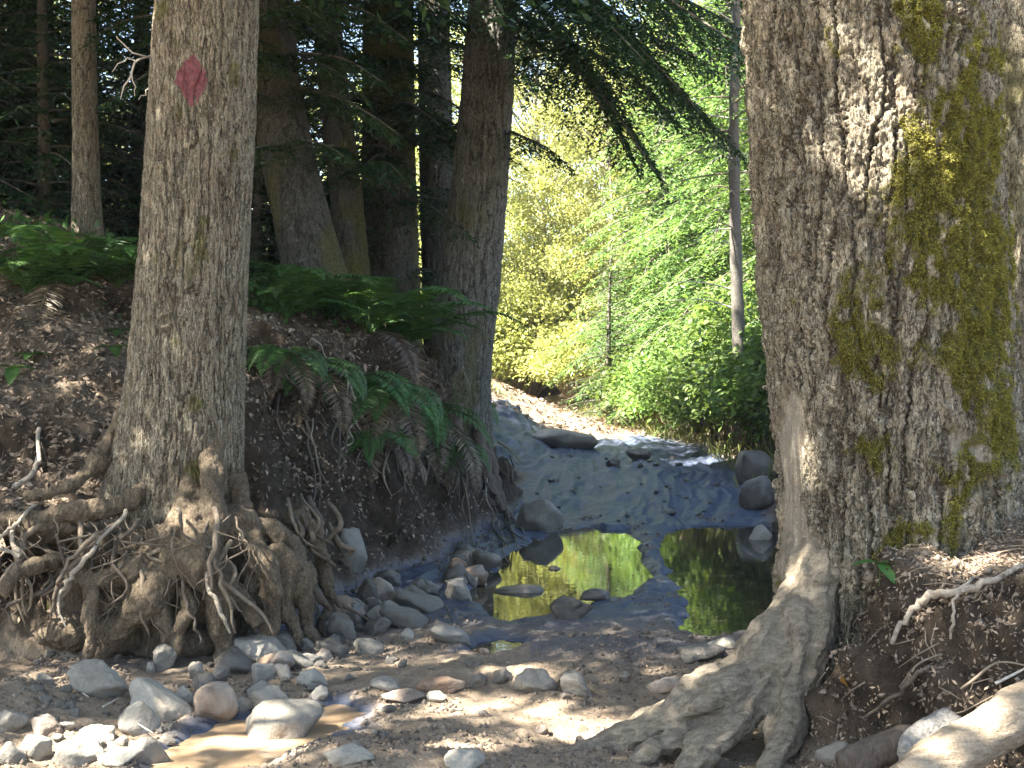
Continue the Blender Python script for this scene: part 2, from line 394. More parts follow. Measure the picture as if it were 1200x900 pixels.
BUMPS = [(-1.0, 25.5, 1.9, 2.6, .95), (-2.25, 5.7, .55, .45, .13), (-.52, 4.75, .42, .3, .13), (.75, 6.85, .75, .38, .10), (-.1, 6.35, .8, .18, .05), (.3, 10.2, .18, 2.2, .05), (1.0, 11., .3, 2.2, .06), (1.9, 16.5, .5, 1.5, .1), (.3, 4.5, .5, .4, .05)]
def base_h(x, y):
    x = np.asarray(x, float); y = np.asarray(y, float)
    sL = sdist(x, y, LEFT_TOE)+.16*fbm(x*1.6, y*1.6, 0, 3, 5); sR = -sdist(x, y, RIGHT_TOE)+.10*fbm(x*1.8, y*1.8, 3, 3, 9)
    z = .62*sst(12.5, 21.5, y)+.0012*np.maximum(y-22, 0)**1.3
    z = z+.030+.016*fbm(x*1.1, y*.7, 0, 3, 21)+.016*fbm(x*4.5, y*3.2, 0, 4, 31)*(1-.6*sst(9, 13, y))
    # wheel ruts running up the track
    cx = np.interp(y, [5, 9, 13, 16, 20, 24], [.2, .55, 1.15, 1.6, 1.95, 1.5])
    for off in (-.62, .62):
        z = z-.05*np.exp(-((x-cx-off+.08*vn(y*.7, off, 0, 3))/.2)**2)*sst(8, 12, y)*(1-sst(22, 26, y))
    for bx, by, rx, ry, hh in BUMPS:
        z = z+hh*np.exp(-((x-bx)/rx)**2-((y-by)/ry)**2)
    pd = np.full(x.shape, -9.)
    for P, (q, k) in zip(PPOLY, PUDDLES):
        if k == 'film':
            z = z-np.maximum(z-.035, 0)*.95*sst(-.25, .15, polysd(x, y, P)+.15*fbm(x*4, y*3, 0, 3, 45)); continue
        pd = np.maximum(pd, polysd(x, y, P)+.07*fbm(x*5, y*3.5, 0, 3, 44))
    z = z-(.075+np.maximum(z-.03, 0)*.9)*sst(-.10, .10, pd)*(y < 15.5)
    Hl = np.interp(y, [5, 7.4, 8.6, 10, 12, 14, 15.5, 17, 20, 25, 34], [.78, .80, 1.45, 1.9, 1.95, 1.55, 1.15, .75, .6, .8, .8])
    wl = np.interp(y, [5, 7.2, 8.3, 10, 13, 15, 17, 20, 30], [.32, .34, .75, 1.05, .75, .9, 1.7, 2.2, 2.5])
    fl = sst(0, 1, sL/wl)
    sl = np.interp(y, [5, 8, 10, 16, 20, 30], [.24, .26, .30, .36, .18, .05])
    zl = Hl*fl+sl*np.clip(sL-wl, 0, 3.6)+.10*fl*fbm(x*1.4, y*1.4, 0, 4, 51)*sst(.3, 1.2, sL)
    Hr = np.interp(y, [3, 5, 7, 12, 16, 22, 34], [.8, .80, .8, .7, .55, .5, .5]); wr = np.interp(y, [3, 5, 7, 12, 20], [.7, .55, .7, .8, 1.0])
    fr = sst(0, 1, sR/wr)
    zr = Hr*fr+.12*np.clip(sR-wr, 0, 6)+.07*fr*fbm(x*1.7, y*1.7, 5, 4, 61)*sst(.2, 1., sR)
    return z+zl+zr, sL, sR, wl, wr, pd
def hz(x, y):
    r = base_h(np.array([x], float), np.array([y], float))[0]; return float(r[0])
_LUTX = np.linspace(-9, 9, 451); _LUTY = np.linspace(2.5, 32, 738)
_LUT = base_h(*np.meshgrid(_LUTX, _LUTY))[0]
def hzl(x, y):                                 # fast bilinear lookup
    x = np.clip(np.asarray(x, float), -8.99, 8.99); y = np.clip(np.asarray(y, float), 2.51, 31.9)
    fx = (x+9)/18*450; fy = (y-2.5)/29.5*737; i = fx.astype(int); j = fy.astype(int); fx = fx-i; fy = fy-j
    return (_LUT[j, i]*(1-fx)+_LUT[j, i+1]*fx)*(1-fy)+(_LUT[j+1, i]*(1-fx)+_LUT[j+1, i+1]*fx)*fy
def ground_at(px, py, lo=3.2, hi=30.):        # where the sight line of that pixel first meets the ground
    d = np.linspace(lo, hi, 4000); D = px2dir(px, py)
    z = CAM_H+D[2]*d; g = hzl(D[0]*d, d)
    k = np.argmax(z < g) if (z < g).any() else len(d)-1
    return np.array([D[0]*d[k], d[k], g[k]])

ys = [1.0, 1.6, 2.2, 2.6]; y = 2.9
while y < 24: ys.append(y); y += min(max(.0016*y*y*.28, .013), .030)
st = .06
while y < 420: ys.append(y); y += st; st *= 1.13
ys = np.array([-400, -150, -60, -25, -10, -4, -1.5, 0]+ys)
xc = np.arange(-4.4, 4.4, .0165); e = 4.4+np.cumsum(.03*1.14**np.arange(57))
xs = np.concatenate([-e[::-1], xc, e])
X, Y = np.meshgrid(xs, ys)
Z, sL, sR, wl, wr, pd = base_h(X, Y)
P = np.stack([X, Y, Z], -1)
dx = np.gradient(P, axis=1); dy = np.gradient(P, axis=0)
Nn = nrm(np.cross(dx, dy))
bank = np.maximum(sst(-.05, .25, sL), sst(-.05, .25, sR)); steep = 1-Nn[..., 2]
face = sst(.12, .35, steep)*bank
trail = np.zeros_like(X)
for (ax_, ay_), (bx_, by_) in (((1.6, 22.0), (.2, 23.5)), ((.2, 23.5), (-2.4, 26.5))):
    tq = np.clip(((X-ax_)*(bx_-ax_)+(Y-ay_)*(by_-ay_))/((bx_-ax_)**2+(by_-ay_)**2), 0, 1); trail = np.maximum(trail, sst(1.25, .45, np.hypot(X-ax_-tq*(bx_-ax_), Y-ay_-tq*(by_-ay_))+.55*fbm(X*1.3, Y*1.3, 0, 4, 3)))
bank = bank*(1-trail)
verge = sst(16., 17.5, Y)*sst(23, 21.5, Y)*sst(2.1, 1.3, sL+.3*fbm(X*2, Y*2, 1, 3, 6)); bank = np.where(X < 2, bank*(1-verge), bank)
near = sst(32, 20, Y)*sst(7, 4.5, np.abs(X))*sst(1., 2.6, Y)
amp = (.035*bank+.09*face)*near
disp = amp*fbm(P[..., 0]*5, P[..., 1]*5, P[..., 2]*5, 4, 71, .55)+near*(.010*(1-.5*sst(9, 12, Y))+.012*bank)*fbm(P[..., 0]*19, P[..., 1]*19, P[..., 2]*19, 3, 81)
lump = np.maximum(0, vn(P[..., 0]*9, P[..., 1]*9, P[..., 2]*9, 91))**2
disp = disp*(1-.7*sst(-.05, .1, pd))+near*.05*lump*face+.012*near*lump*(1-bank)*(1-sst(-.05, .1, pd))*sst(9.5, 7.5, Y)
track = (1-bank)*sst(7.5, 10, Y)*sst(26, 22, Y)*(1-sst(-.12, .05, pd))
rdg = 1-np.abs(fbm(X*4.6+.6*vn(X*1.5, Y*1.0, 0, 5)-1.1*np.interp(Y, [5, 9, 13, 16, 20, 24], [.2, .55, 1.15, 1.6, 1.95, 1.5])*4.6, Y*.8, 4, 3, 97)); disp = disp+track*(.05*(rdg-.75)+.006*fbm(X*6, Y*6, 1, 3, 98)*sst(9, 13, Y))
P = P+Nn*disp[..., None]
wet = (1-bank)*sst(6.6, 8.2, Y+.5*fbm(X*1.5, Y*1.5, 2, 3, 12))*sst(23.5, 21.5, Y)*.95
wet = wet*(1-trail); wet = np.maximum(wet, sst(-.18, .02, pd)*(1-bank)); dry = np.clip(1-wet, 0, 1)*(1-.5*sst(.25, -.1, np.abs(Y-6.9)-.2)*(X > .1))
ny, nx = X.shape
i, j = np.meshgrid(np.arange(ny-1), np.arange(nx-1), indexing='ij'); k = i*nx+j
Q = np.stack([k, k+1, k+1+nx, k+nx], -1).reshape(-1, 4)
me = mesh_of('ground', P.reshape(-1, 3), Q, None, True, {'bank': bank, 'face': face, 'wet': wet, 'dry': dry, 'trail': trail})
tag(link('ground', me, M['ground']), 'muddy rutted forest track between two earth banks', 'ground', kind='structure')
GP, GN = P, Nn

_far = (GP[..., 1] > 3) & (GP[..., 1] < 30) & (np.abs(GP[..., 0]) < 9)
_sv = GP[_far]; _sx = 600+F*_sv[:, 0]/_sv[:, 1]; _sy = 450-F*(_sv[:, 2]-CAM_H)/_sv[:, 1]
_ray_ground = ground_at
def ground_at(px, py, lo=3.2, hi=30.):
    for r in (3., 6., 12.):
        k = np.where((np.abs(_sx-px) < r) & (np.abs(_sy-py) < r) & (_sv[:, 1] > lo))[0]
        if len(k):
            d0 = _sv[k, 1].min(); k = k[_sv[k, 1] < d0+.15]
            return _sv[k[np.argmin((_sx[k]-px)**2+(_sy[k]-py)**2)]].copy()
    return _ray_ground(px, py, lo, hi)
def sheet(poly, z, name, mat, grow=.25, rise=0.):
    A = np.array(poly); c = A.mean(0); A = c+(A-c)*(1+grow)
    n = len(A); V = np.concatenate([np.c_[A, np.full(n, z)], [[c[0], c[1], z]]])
    T = np.array([[n, a, (a+1) % n] for a in range(n)])
    return link(name, mesh_of(name, V, None, T, False), mat)
for P_, (q, k), lab in zip(PPOLY, PUDDLES, ['still puddle mirroring bright leaves on the track', 'puddle with green reflections beside the mossy trunk', 'little mirror puddle in the mud nearer the camera', 'tan muddy puddle among the pale stones']):
    o = sheet(P_, {'clear': 0.0, 'muddy': .001, 'film': .048}[k]+.0007*len(P_) % .003, 'puddle', M['water_mud'] if k == 'muddy' else M['water'], .45 if k != 'film' else .2)
    tag(o, lab, 'puddle', kind='structure')

# ------------------------------------------------------------------ light gaps shaped into the canopy along the sun direction: sun flecks the photograph shows
FLECKS = []
def fleck(p, r): FLECKS.append((np.array(p, float), r))
for px, py, r in ((120, 815, .30), (235, 835, .30), (320, 865, .33), (60, 890, .3), (150, 885, .3), (500, 835, .26), (600, 838, .28), (690, 860, .3), (440, 850, .18), (560, 885, .2), (840, 752, .10), (330, 900, .25)):
    fleck(flat(px, py)+(.05,), r*(.6 if px < 400 else .85))
for p, r in ((at(805, 838, 5.3), .17), (at(880, 740, 5.35), .11), (at(905, 640, 5.3), .11), (at(925, 500, 5.3), .09), (at(1000, 150, 5.08), .11), (at(985, 40, 5.1), .06), (at(1100, 190, 5.1), .11), (at(1150, 860, 4.3), .22), (at(1190, 740, 5.0), .2), (at(184, 20, 7.3), .13),
             (at(180, 90, 7.3), .08), (at(110, 470, 8.2), .12), (at(60, 560, 7.4), .10), (at(170, 440, 8.0), .12), (at(575, 25, 13.7), .25), (at(410, 650, 9), .10), (at(30, 665, 6.7), .1), (at(250, 650, 6.9), .12), (at(640, 805, 6.3), .14), (at(60, 340, 11), .3), (at(430, 350, 11.5), .25), (at(520, 330, 13.8), .12), (at(600, 470, 22), 1.5), (at(650, 490, 22), 1.5), (at(720, 505, 23), 1.7), (at(560, 440, 22.5), 1.4), (at(840, 440, 19), 2.4), (at(800, 400, 21.5), 2.3), (at(860, 330, 19), 2.0), (at(780, 460, 20), 2.0), (at(640, 380, 27), 2.5), (at(720, 330, 26), 2.5)):
    fleck(p, r)
FP = np.array([f[0] for f in FLECKS]); FR = np.array([f[1] for f in FLECKS])
def keep(C):
    out = np.ones(len(C), bool)
    for p, r in FLECKS:
        v = C-p; tt = v@L; dd = np.linalg.norm(v-tt[:, None]*L, axis=1)
        rr = r*(1+.5*vn(C[:, 0]*3, C[:, 1]*3, C[:, 2]*3, 17))
        out &= ~((tt > .4) & (dd < rr))
    return out

# ------------------------------------------------------------------ trunks
def trunk(spec, th_n, zs, cell=(.055, .24), amp=.018, seed=1, flare=None, peelf=None, mossf=None, soilf=None, knots=(), warp=1.0, edge=.16, flake=.16, tilt=.35, jag=1.0, sub=.5):
    """spec rows: z, cx, cy, radius.  Rings are level; bark plates are real relief."""
    spec = np.array(spec, float); zs = np.asarray(zs, float)
    f = lambda k: np.interp(zs, spec[:, 0], spec[:, k])
    # smooth the interpolation
    def sm(a):
        w = max(1, len(a)//40); kk = np.ones(2*w+1)/(2*w+1); ap = np.concatenate([np.full(w, a[0])+(np.arange(-w, 0))*(a[1]-a[0]), a, np.full(w, a[-1])+np.arange(1, w+1)*(a[-1]-a[-2])])
        return np.convolve(ap, kk, 'valid')
    cx, cy_, r = sm(f(1)), sm(f(2)), f(3)
    th = np.arange(th_n)*2*PI/th_n
    TH, ZZ = np.meshgrid(th, zs)
    Rm = r[:, None]*np.ones_like(TH)
    Rm = Rm*(1+.035*fbm(np.cos(TH)*1.6, np.sin(TH)*1.6, ZZ*.9, 3, seed))
    if flare is not None: Rm = Rm+flare(TH, ZZ)
    x0, y0 = cx[:, None]+Rm*np.cos(TH), cy_[:, None]+Rm*np.sin(TH)
    k_, kz_ = 1.25/cell[0], 1.1/cell[1]
    jx = x0+.10*cell[0]*(vn(x0*40, y0*40, ZZ*70, seed+6)+.8*vn(x0*90, y0*90, ZZ*150, seed+7))*jag; jy = y0+.10*cell[0]*(vn(x0*40, y0*40, ZZ*70, seed+16)+.8*vn(x0*90, y0*90, ZZ*150, seed+17))*jag
    bend = warp*.35*cell[0]*vn(x0*5, y0*5, ZZ*4, seed+5); jx = jx+bend; jy = jy+bend
    n1 = np.abs(vn(jx*k_, jy*k_, ZZ*kz_, seed)+.35*vn(jx*k_*2.1, jy*k_*2.1, ZZ*kz_*2.3, seed+1)); F1 = sst(.02, edge*1.5, n1)
    n2 = np.abs(vn(jx*k_*1.9+9, jy*k_*1.9, ZZ*kz_*2.6, seed+2)); F2 = sst(.01, edge, n2)
    n3 = np.abs(vn(jx*k_*.8, jy*k_*.8, ZZ*kz_*4.2+5, seed+3)); F3 = sst(.0, edge*.45, n3)
    tq = fbm(jx*k_*1.3, jy*k_*1.3, ZZ*kz_*3.2, 3, seed+12)*3.2+tilt*np.sin(ZZ*kz_*7+3*vn(x0*9, y0*9, ZZ*6, seed)); tf = tq-np.floor(tq)
    terr = (np.floor(tq)+sst(.72, 1., tf))/3.2
    fine = fbm(x0*70, y0*70, ZZ*34, 3, seed+20)
    h = .58*F1*(1-sub+sub*F2)*(.8+.2*F3)+.13*(F1*.6+.4)+flake*terr*(.2+.8*F1)+.10
    h2 = h+.10*fine
    peel = peelf(x0, y0, ZZ, TH) if peelf else np.zeros_like(TH)
    moss = mossf(x0, y0, ZZ, TH) if mossf else np.zeros_like(TH)
    soil = soilf(x0, y0, ZZ, TH) if soilf else np.zeros_like(TH)
    grain = .16*vn(np.cos(TH)*26, np.sin(TH)*26, ZZ*2.2, seed+31)+.14*vn(np.cos(TH)*60, np.sin(TH)*60, ZZ*4, seed+33)
    d = amp*((h2-.45)*(1-.85*peel)*(1-.35*moss)+(grain-.25)*peel+.35*moss*(.3+fbm(x0*30, y0*30, ZZ*30, 2, seed+60)))
    for kx, kz, kr in knots:
        a = np.angle(np.exp(1j*(TH-kx)))*np.mean(r); dd = np.hypot(a, (ZZ-kz)*.8)/kr
        d = d+.02*np.exp(-(dd-1.1)**2*6)-.03*np.exp(-dd**2*3)
    Rf = Rm+d
    V = np.stack([cx[:, None]+Rf*np.cos(TH), cy_[:, None]+Rf*np.sin(TH), ZZ], -1)
    nz = len(zs); ii, jj = np.meshgrid(np.arange(nz-1), np.arange(th_n), indexing='ij'); j2 = (jj+1) % th_n
    Q = np.stack([ii*th_n+jj, ii*th_n+j2, (ii+1)*th_n+j2, (ii+1)*th_n+jj], -1).reshape(-1, 4)
    A = {'height': np.clip(h2, 0, 1), 'moss': moss, 'peel': peel, 'soil': soil}
    return V, Q, A, TH, ZZ
def proj(x, y, z): return 600+F*x/y, 450-F*(z-CAM_H)/y
def rebase(o_list, root):                     # move world-space children under an Empty standing at the thing's base
    for o in o_list:
        o.parent = root; o.matrix_parent_inverse = Matrix.Translation(-Vector(root.location))
def dense(a, b, s): return list(np.arange(a, b, s))

def bough(mf, mw, p0, d, ln, droop, rng, leaf=.075, lw=.022, step=.08, lstep=.035, wide=.36, curl=.25):
    p0 = np.asarray(p0, float); d = nrm(np.asarray(d, float))
    n = max(4, int(ln/.12)); t = np.linspace(0, 1, n)
    ax = p0+d*(ln*t)[:, None]; ax[:, 2] -= droop*ln*t**1.8
    ax = ax+.03*ln*np.stack([vn(t*3, rng.random()*99, k, 3) for k in range(3)], -1)*t[:, None]
    if mw is not None: mw.add(*tube(ax, .016*ln**.7*(1-.9*t)+.002, 5))
    nb = max(5, int(ln/step)); tb = np.repeat(np.linspace(.10, 1, nb), 2); sd = np.tile([1., -1.], nb)
    tb = np.clip(tb+rng.normal(0, .4/nb, len(tb)), .05, 1)
    B = np.stack([np.interp(tb, t, ax[:, k]) for k in range(3)], -1)
    tg = np.gradient(ax, axis=0); tg = nrm(np.stack([np.interp(tb, t, tg[:, k]) for k in range(3)], -1))
    side = nrm(np.cross(tg, [0, 0, 1.]))*sd[:, None]
    bl = ln*wide*(np.clip(1.05-tb, .05, 1)**.75)*np.clip(tb*4, .3, 1)*rng.uniform(.6, 1.15, len(tb))+.06
    bd = nrm(tg*rng.uniform(.5, .9, len(tb))[:, None]+side+np.array([0, 0, -1.])*rng.uniform(0, .35, len(tb))[:, None])
    k = np.maximum(2, (bl/lstep).astype(int)); tot = k.sum()
    bi = np.repeat(np.arange(len(tb)), k); off = np.arange(tot)-np.repeat(np.cumsum(k)-k, k)
    u = (off+rng.random(tot))/k[bi]
    C = B[bi]+bd[bi]*(bl[bi]*u)[:, None]; C[:, 2] -= curl*bl[bi]*u**2
    s2 = nrm(np.cross(bd[bi], [0, 0, 1.]))*np.where(off % 2 == 0, 1., -1.)[:, None]
    D = nrm(bd[bi]*.75+s2*rng.uniform(.3, .9, tot)[:, None]+rng.normal(0, .22, (tot, 3))+np.array([0, 0, -.12]))
    Sd = nrm(np.cross(D, nrm(np.array([0, 0, 1.])+rng.normal(0, .35, (tot, 3)))))
    mf.add(*diamonds(C, D, Sd, leaf*rng.uniform(.7, 1.25, tot), lw*rng.uniform(.8, 1.2, tot)))

def canopy(name_parent, c, rad, z0, z1, rng, mat, n=300, per=75, top=None):
    """crown above the frame: limbs and flat sprays of foliage"""
    mf, mw = MB(), MB()
    a = rng.uniform(0, 2*PI, n); q = np.sqrt(rng.uniform(.02, 1, n))
    zz = rng.uniform(z0, z1, n); shr = 1-.55*(zz-z0)/(z1-z0)
    C = np.stack([c[0]+rad*shr*q*np.cos(a), c[1]+rad*shr*q*np.sin(a), zz-.6*q], -1)
    for p in C[::7]:
        b = np.array([c[0], c[1], min(p[2]+.8, z1)])
        pt = spline([np.r_[b, .05], np.r_[(b+p)/2+[0, 0, .25], .03], np.r_[p, .008]], 8); mw.add(*tube(pt[:, :3], pt[:, 3], 5))
    ci = np.repeat(np.arange(n), per); m = len(ci)
    P_ = C[ci]+rng.normal(0, 1, (m, 3))*np.array([.42, .42, .13])
    ok = keep(P_); P_ = P_[ok]; ci = ci[ok]; m = len(P_)
    D = nrm(P_-np.array([c[0], c[1], 0])*1.0-[0, 0, 1]*P_[:, 2:3]+rng.normal(0, .8, (m, 3))+np.array([0, 0, -.5]))
    Sd = nrm(np.cross(D, nrm(np.array([0, 0, 1.])+rng.normal(0, .5, (m, 3)))))
    mf.add(*diamonds(P_, D, Sd, rng.uniform(.09, .19, m), rng.uniform(.04, .07, m)))
    cr = mf.build('crown', mat); br = mw.build('limbs', M['bark_dark'], cr)
    return cr

# ---- the near left tree with the red blaze
rng = np.random.default_rng(11)
LT = (-1.875, 7.36)
def lt_flare(TH, ZZ):
    z = ZZ-.62
    lob = .5+.5*np.cos(5*TH+.6+.7*np.sin(TH*2)); left = np.exp(-(np.angle(np.exp(1j*(TH-PI*1.02)))/.75)**2)
    rt = np.exp(-(np.angle(np.exp(1j*(TH-PI*1.72)))/.4)**2)
    return (.035+.09*lob)*(.35+.65*(np.cos(TH) < .2))*np.exp(-np.maximum(z, -.2)/.30)+.15*left*np.exp(-np.maximum(z, 0)/.45)+.03*rt*np.exp(-np.maximum(z-.2, 0)/.5)
def lt_moss(x, y, z, TH):
    px, py = proj(x, y, z); n = fbm(x*7, y*7, z*5, 3, 4)
    return .8*sst(-.1, .35, n+.9*np.exp(-((px-215)/28)**2-((py-555)/45)**2)-.55)
def lt_soil(x, y, z, TH):
    px, py = proj(x, y, z); return .75*sst(520, 620, py+60*fbm(x*5, y*5, z*5, 3, 2))
zs = dense(.05, 3.9, .0085)+dense(3.9, 14, .25)
lt_spec = [(.0, -1.90, 7.33, .34), (.62, -1.90, 7.33, .335), (1.2, -1.875, 7.33, .325), (1.8, -1.85, 7.35, .312), (2.4, -1.815, 7.36, .303), (3.0, -1.785, 7.36, .298), (3.7, -1.755, 7.36, .287), (8, -1.7, 7.4, .2), (14, -1.7, 7.4, .05)]
V, Q, A, TH, ZZ = trunk(lt_spec, 400, zs, (.040, .26), .021, 3, lt_flare, None, lt_moss, lt_soil, warp=.9, edge=.15, flake=.16, tilt=.25, jag=.9, sub=.62, knots=((PI*1.42, 2.02, .035), (PI*1.44, 1.85, .03), (PI*1.34, 2.75, .02)))
root = thing('blazed_tree', (LT[0], LT[1], .6), 'straight grey furrowed trunk with a red painted diamond, growing on bared roots', 'tree')
LTO = root; kids = []
kids.append(link('trunk', mesh_of('trunk', V.reshape(-1, 3), Q, None, True, A), M['bark_left']))
px, py = proj(V[..., 0], V[..., 1], V[..., 2])
fz = fbm(V[..., 0]*40, V[..., 1]*40, V[..., 2]*25, 3, 9)
dm = (np.abs(px-225)/19)**1.45+(np.abs(py-94)/30)**1.45+.22*fz+.6*np.clip(.5-A['height'], 0, 1)
front = V[..., 1] < 7.36
pm = (dm < 1) & front & (A['height'] > .02)
nth = 400; qi = Q.reshape(-1, 4); sel = pm.ravel()[qi].all(1)
Vc = V.copy(); cen = np.interp(zs, [r[0] for r in lt_spec], [r[1] for r in lt_spec]); out = nrm(np.stack([V[..., 0]-cen[:, None], V[..., 1]-7.35, np.zeros_like(px)], -1))
Vp = (V+out*.0022).reshape(-1, 3); us, inv = np.unique(qi[sel].ravel(), return_inverse=True)
o = link('paint_mark', mesh_of('paint_mark', Vp[us], inv.reshape(-1, 4), None, True), M['paint']); kids.append(o)
cr = canopy(None, (-1.9, 7.6), 4.2, 5.2, 12, rng, M['fir'], 330, 80); kids.append(cr)
def px_root(pts, mat, name='root', n=None, nc=12, seed=0, rough=.28, fib=.16):
    A_ = np.array([np.r_[at(a, b, d), r] for a, b, d, r in pts])
    nn = n or max(12, (16 if pts[1][3] > .025 else 8)*len(pts)); s = spline(A_, nn)
    s[:, :3] += .012*np.stack([vn(np.arange(nn)*.5, seed, k, seed) for k in range(3)], -1)
    v, q, t3 = tube(s[:, :3], np.maximum(s[:, 3], .002), nc, seed, rough, 7., fib)
    m = MB(); m.add(v, q, t3); return m.build(name, mat)
def fuse(parts, name, mat, vox=.012, smooth=5, rel=.010, seed=0, sc=(9, 9, 9)):
    mb = MB()
    for p in parts: mb.add(*p)
    o = mb.build(name, None); md = o.modifiers.new('r', 'REMESH'); md.mode = 'VOXEL'; md.voxel_size = vox
    ms = o.modifiers.new('s', 'SMOOTH'); ms.iterations = smooth; ms.factor = .5
    ev = o.evaluated_get(bpy.context.evaluated_depsgraph_get()); me = bpy.data.meshes.new_from_object(ev); me.name = name
    bpy.data.objects.remove(o); n = len(me.vertices); co = np.empty(n*3, np.float32); me.vertices.foreach_get('co', co); nn = np.empty(n*3, np.float32); me.vertex_normals.foreach_get('vector', nn)
    co = co.reshape(-1, 3).astype(float); nn = nn.reshape(-1, 3)
    x, y, z = co[:, 0]*sc[0], co[:, 1]*sc[1], co[:, 2]*sc[2]
    d = rel*(fbm(x, y, z, 3, seed)+.8*(1-2*np.abs(vn(x*2.2, y*2.2, z*2.2, seed+9)))*.5+.35*fbm(x*6, y*6, z*6, 2, seed+4))
    me.vertices.foreach_set('co', (co+nn*d[:, None]).astype(np.float32).ravel()); me.polygons.foreach_set('use_smooth', np.ones(len(me.polygons), bool)); me.update()
    return link(name, me, mat)
def raw_root(pts, seed, rough=.12, fib=.14, nc=20):
    A_ = np.array([np.r_[at(a, b, d), r] for a, b, d, r in pts]); s = spline(A_, 16*len(pts)); k = np.arange(len(s))
    s[:, :3] += (.25*s[:, 3:4]*np.stack([vn(k*.12, seed, q, seed) for q in range(3)], -1))
    return tube(s[:, :3], np.maximum(s[:, 3]*(1+.22*vn(k*.13, seed, 9, seed)), .004), nc, seed, rough, 7., fib)
ROOTS = [  # photograph pixel, distance, radius
    ([(245, 480, 7.25, .06), (250, 590, 6.93, .075), (248, 640, 6.85, .06), (270, 690, 6.78, .055), (305, 730, 6.72, .03)], 'root'),
    ([(225, 520, 7.2, .06), (205, 620, 6.85, .075), (165, 660, 6.72, .06), (120, 680, 6.65, .05), (80, 668, 6.63, .035)], 'root'),
    ([(200, 560, 7.2, .05), (140, 592, 6.9, .05), (90, 600, 6.8, .045), (40, 606, 6.75, .05), (-20, 612, 6.75, .05)], 'root_dark'),
    ([(70, 655, 6.75, .035), (45, 660, 6.62, .035), (24, 668, 6.55, .036), (8, 690, 6.5, .030), (5, 706, 6.49, .012)], 'root_pale'),
    ([(120, 625, 6.75, .02), (95, 650, 6.65, .022), (82, 680, 6.6, .02), (70, 710, 6.58, .014), (66, 718, 6.57, .006)], 'root'),
    ([(150, 600, 6.8, .012), (112, 640, 6.62, .013), (88, 668, 6.58, .013), (70, 700, 6.55, .009), (75, 735, 6.53, .004)], 'root_pale'),
    ([(140, 610, 6.8, .01), (105, 632, 6.62, .012), (78, 662, 6.57, .010), (66, 690, 6.55, .009), (58, 722, 6.53, .004)], 'root'),
    ([(235, 560, 7.15, .08), (235, 650, 6.78, .10), (255, 700, 6.72, .085), (262, 745, 6.72, .06), (258, 775, 6.74, .03)], 'root'),
    ([(200, 640, 6.82, .08), (178, 690, 6.7, .09), (150, 725, 6.68, .07), (122, 760, 6.7, .04), (112, 785, 6.7, .02)], 'root_dark'),
    ([(275, 560, 7.22, .05), (305, 650, 6.95, .06), (318, 700, 6.88, .055), (312, 745, 6.84, .05), (298, 772, 6.84, .03)], 'root'),
    ([(215, 690, 6.7, .03), (222, 715, 6.64, .03), (212, 740, 6.64, .028), (205, 765, 6.66, .02)], 'root_dark'),
    ([(235, 640, 6.7, .012), (243, 680, 6.62, .012), (258, 715, 6.6, .011), (268, 742, 6.62, .006)], 'root_pale'),
    ([(245, 640, 6.7, .010), (255, 672, 6.61, .010), (266, 705, 6.6, .009), (275, 740, 6.62, .005)], 'root'),
    ([(216, 650, 6.7, .010), (214, 690, 6.62, .011), (224, 722, 6.6, .010), (238, 756, 6.62, .005)], 'root_dark'),
    ([(106, 690, 6.62, .028), (104, 715, 6.58, .034), (108, 740, 6.58, .03), (104, 770, 6.62, .024)], 'root'),
    ([(300, 610, 7.1, .04), (325, 625, 7.1, .05), (345, 640, 7.15, .045), (350, 672, 7.15, .04), (362, 700, 7.15, .02)], 'root_dark'),
    ([(322, 640, 7.0, .04), (340, 665, 7.0, .05), (330, 700, 6.97, .045), (345, 735, 6.97, .03), (350, 756, 6.97, .015)], 'root_dark'),
    ([(345, 618, 7.5, .035), (368, 630, 7.5, .04), (378, 655, 7.5, .04), (385, 690, 7.48, .035), (398, 712, 7.48, .015)], 'root'),
    ([(330, 605, 7.4, .03), (355, 612, 7.4, .045), (372, 640, 7.4, .03), (392, 665, 7.45, .012)], 'root_pale'),
    ([(318, 655, 7.0, .045), (352, 690, 7.08, .05), (360, 730, 7.1, .04), (372, 752, 7.12, .02)], 'root_dark'),
    ([(165, 470, 7.35, .05), (140, 500, 7.3, .05), (110, 545, 7.15, .045), (70, 575, 6.95, .03), (30, 580, 6.9, .02)], 'root_dark'),
    ([(180, 620, 6.8, .05), (200, 660, 6.7, .055), (185, 700, 6.66, .05), (192, 735, 6.66, .035), (210, 770, 6.7, .02)], 'root'),
    ([(60, 600, 6.8, .02), (30, 630, 6.65, .018), (18, 660, 6.6, .014), (-8, 690, 6.55, .008)], 'root'),
    ([(20, 600, 6.8, .012), (14, 630, 6.6, .012), (22, 650, 6.57, .011), (-4, 640, 6.55, .006)], 'root_pale'),
    ([(40, 590, 6.8, .010), (20, 615, 6.62, .010), (5, 622, 6.58, .008), (-10, 650, 6.55, .004)], 'root_pale'),
    ([(45, 500, 7.6, .012), (44, 540, 7.3, .014), (34, 560, 7.15, .014), (15, 572, 7.05, .008)], 'root_pale'),
]
rr = np.random.default_rng(5)
big = []
for k, (pts, mt) in enumerate(ROOTS):
    if pts[1][3] > .026: big.append(raw_root(pts, k+3))
    else: kids.append(px_root(pts, M[mt], seed=k+3, nc=8, rough=.12))
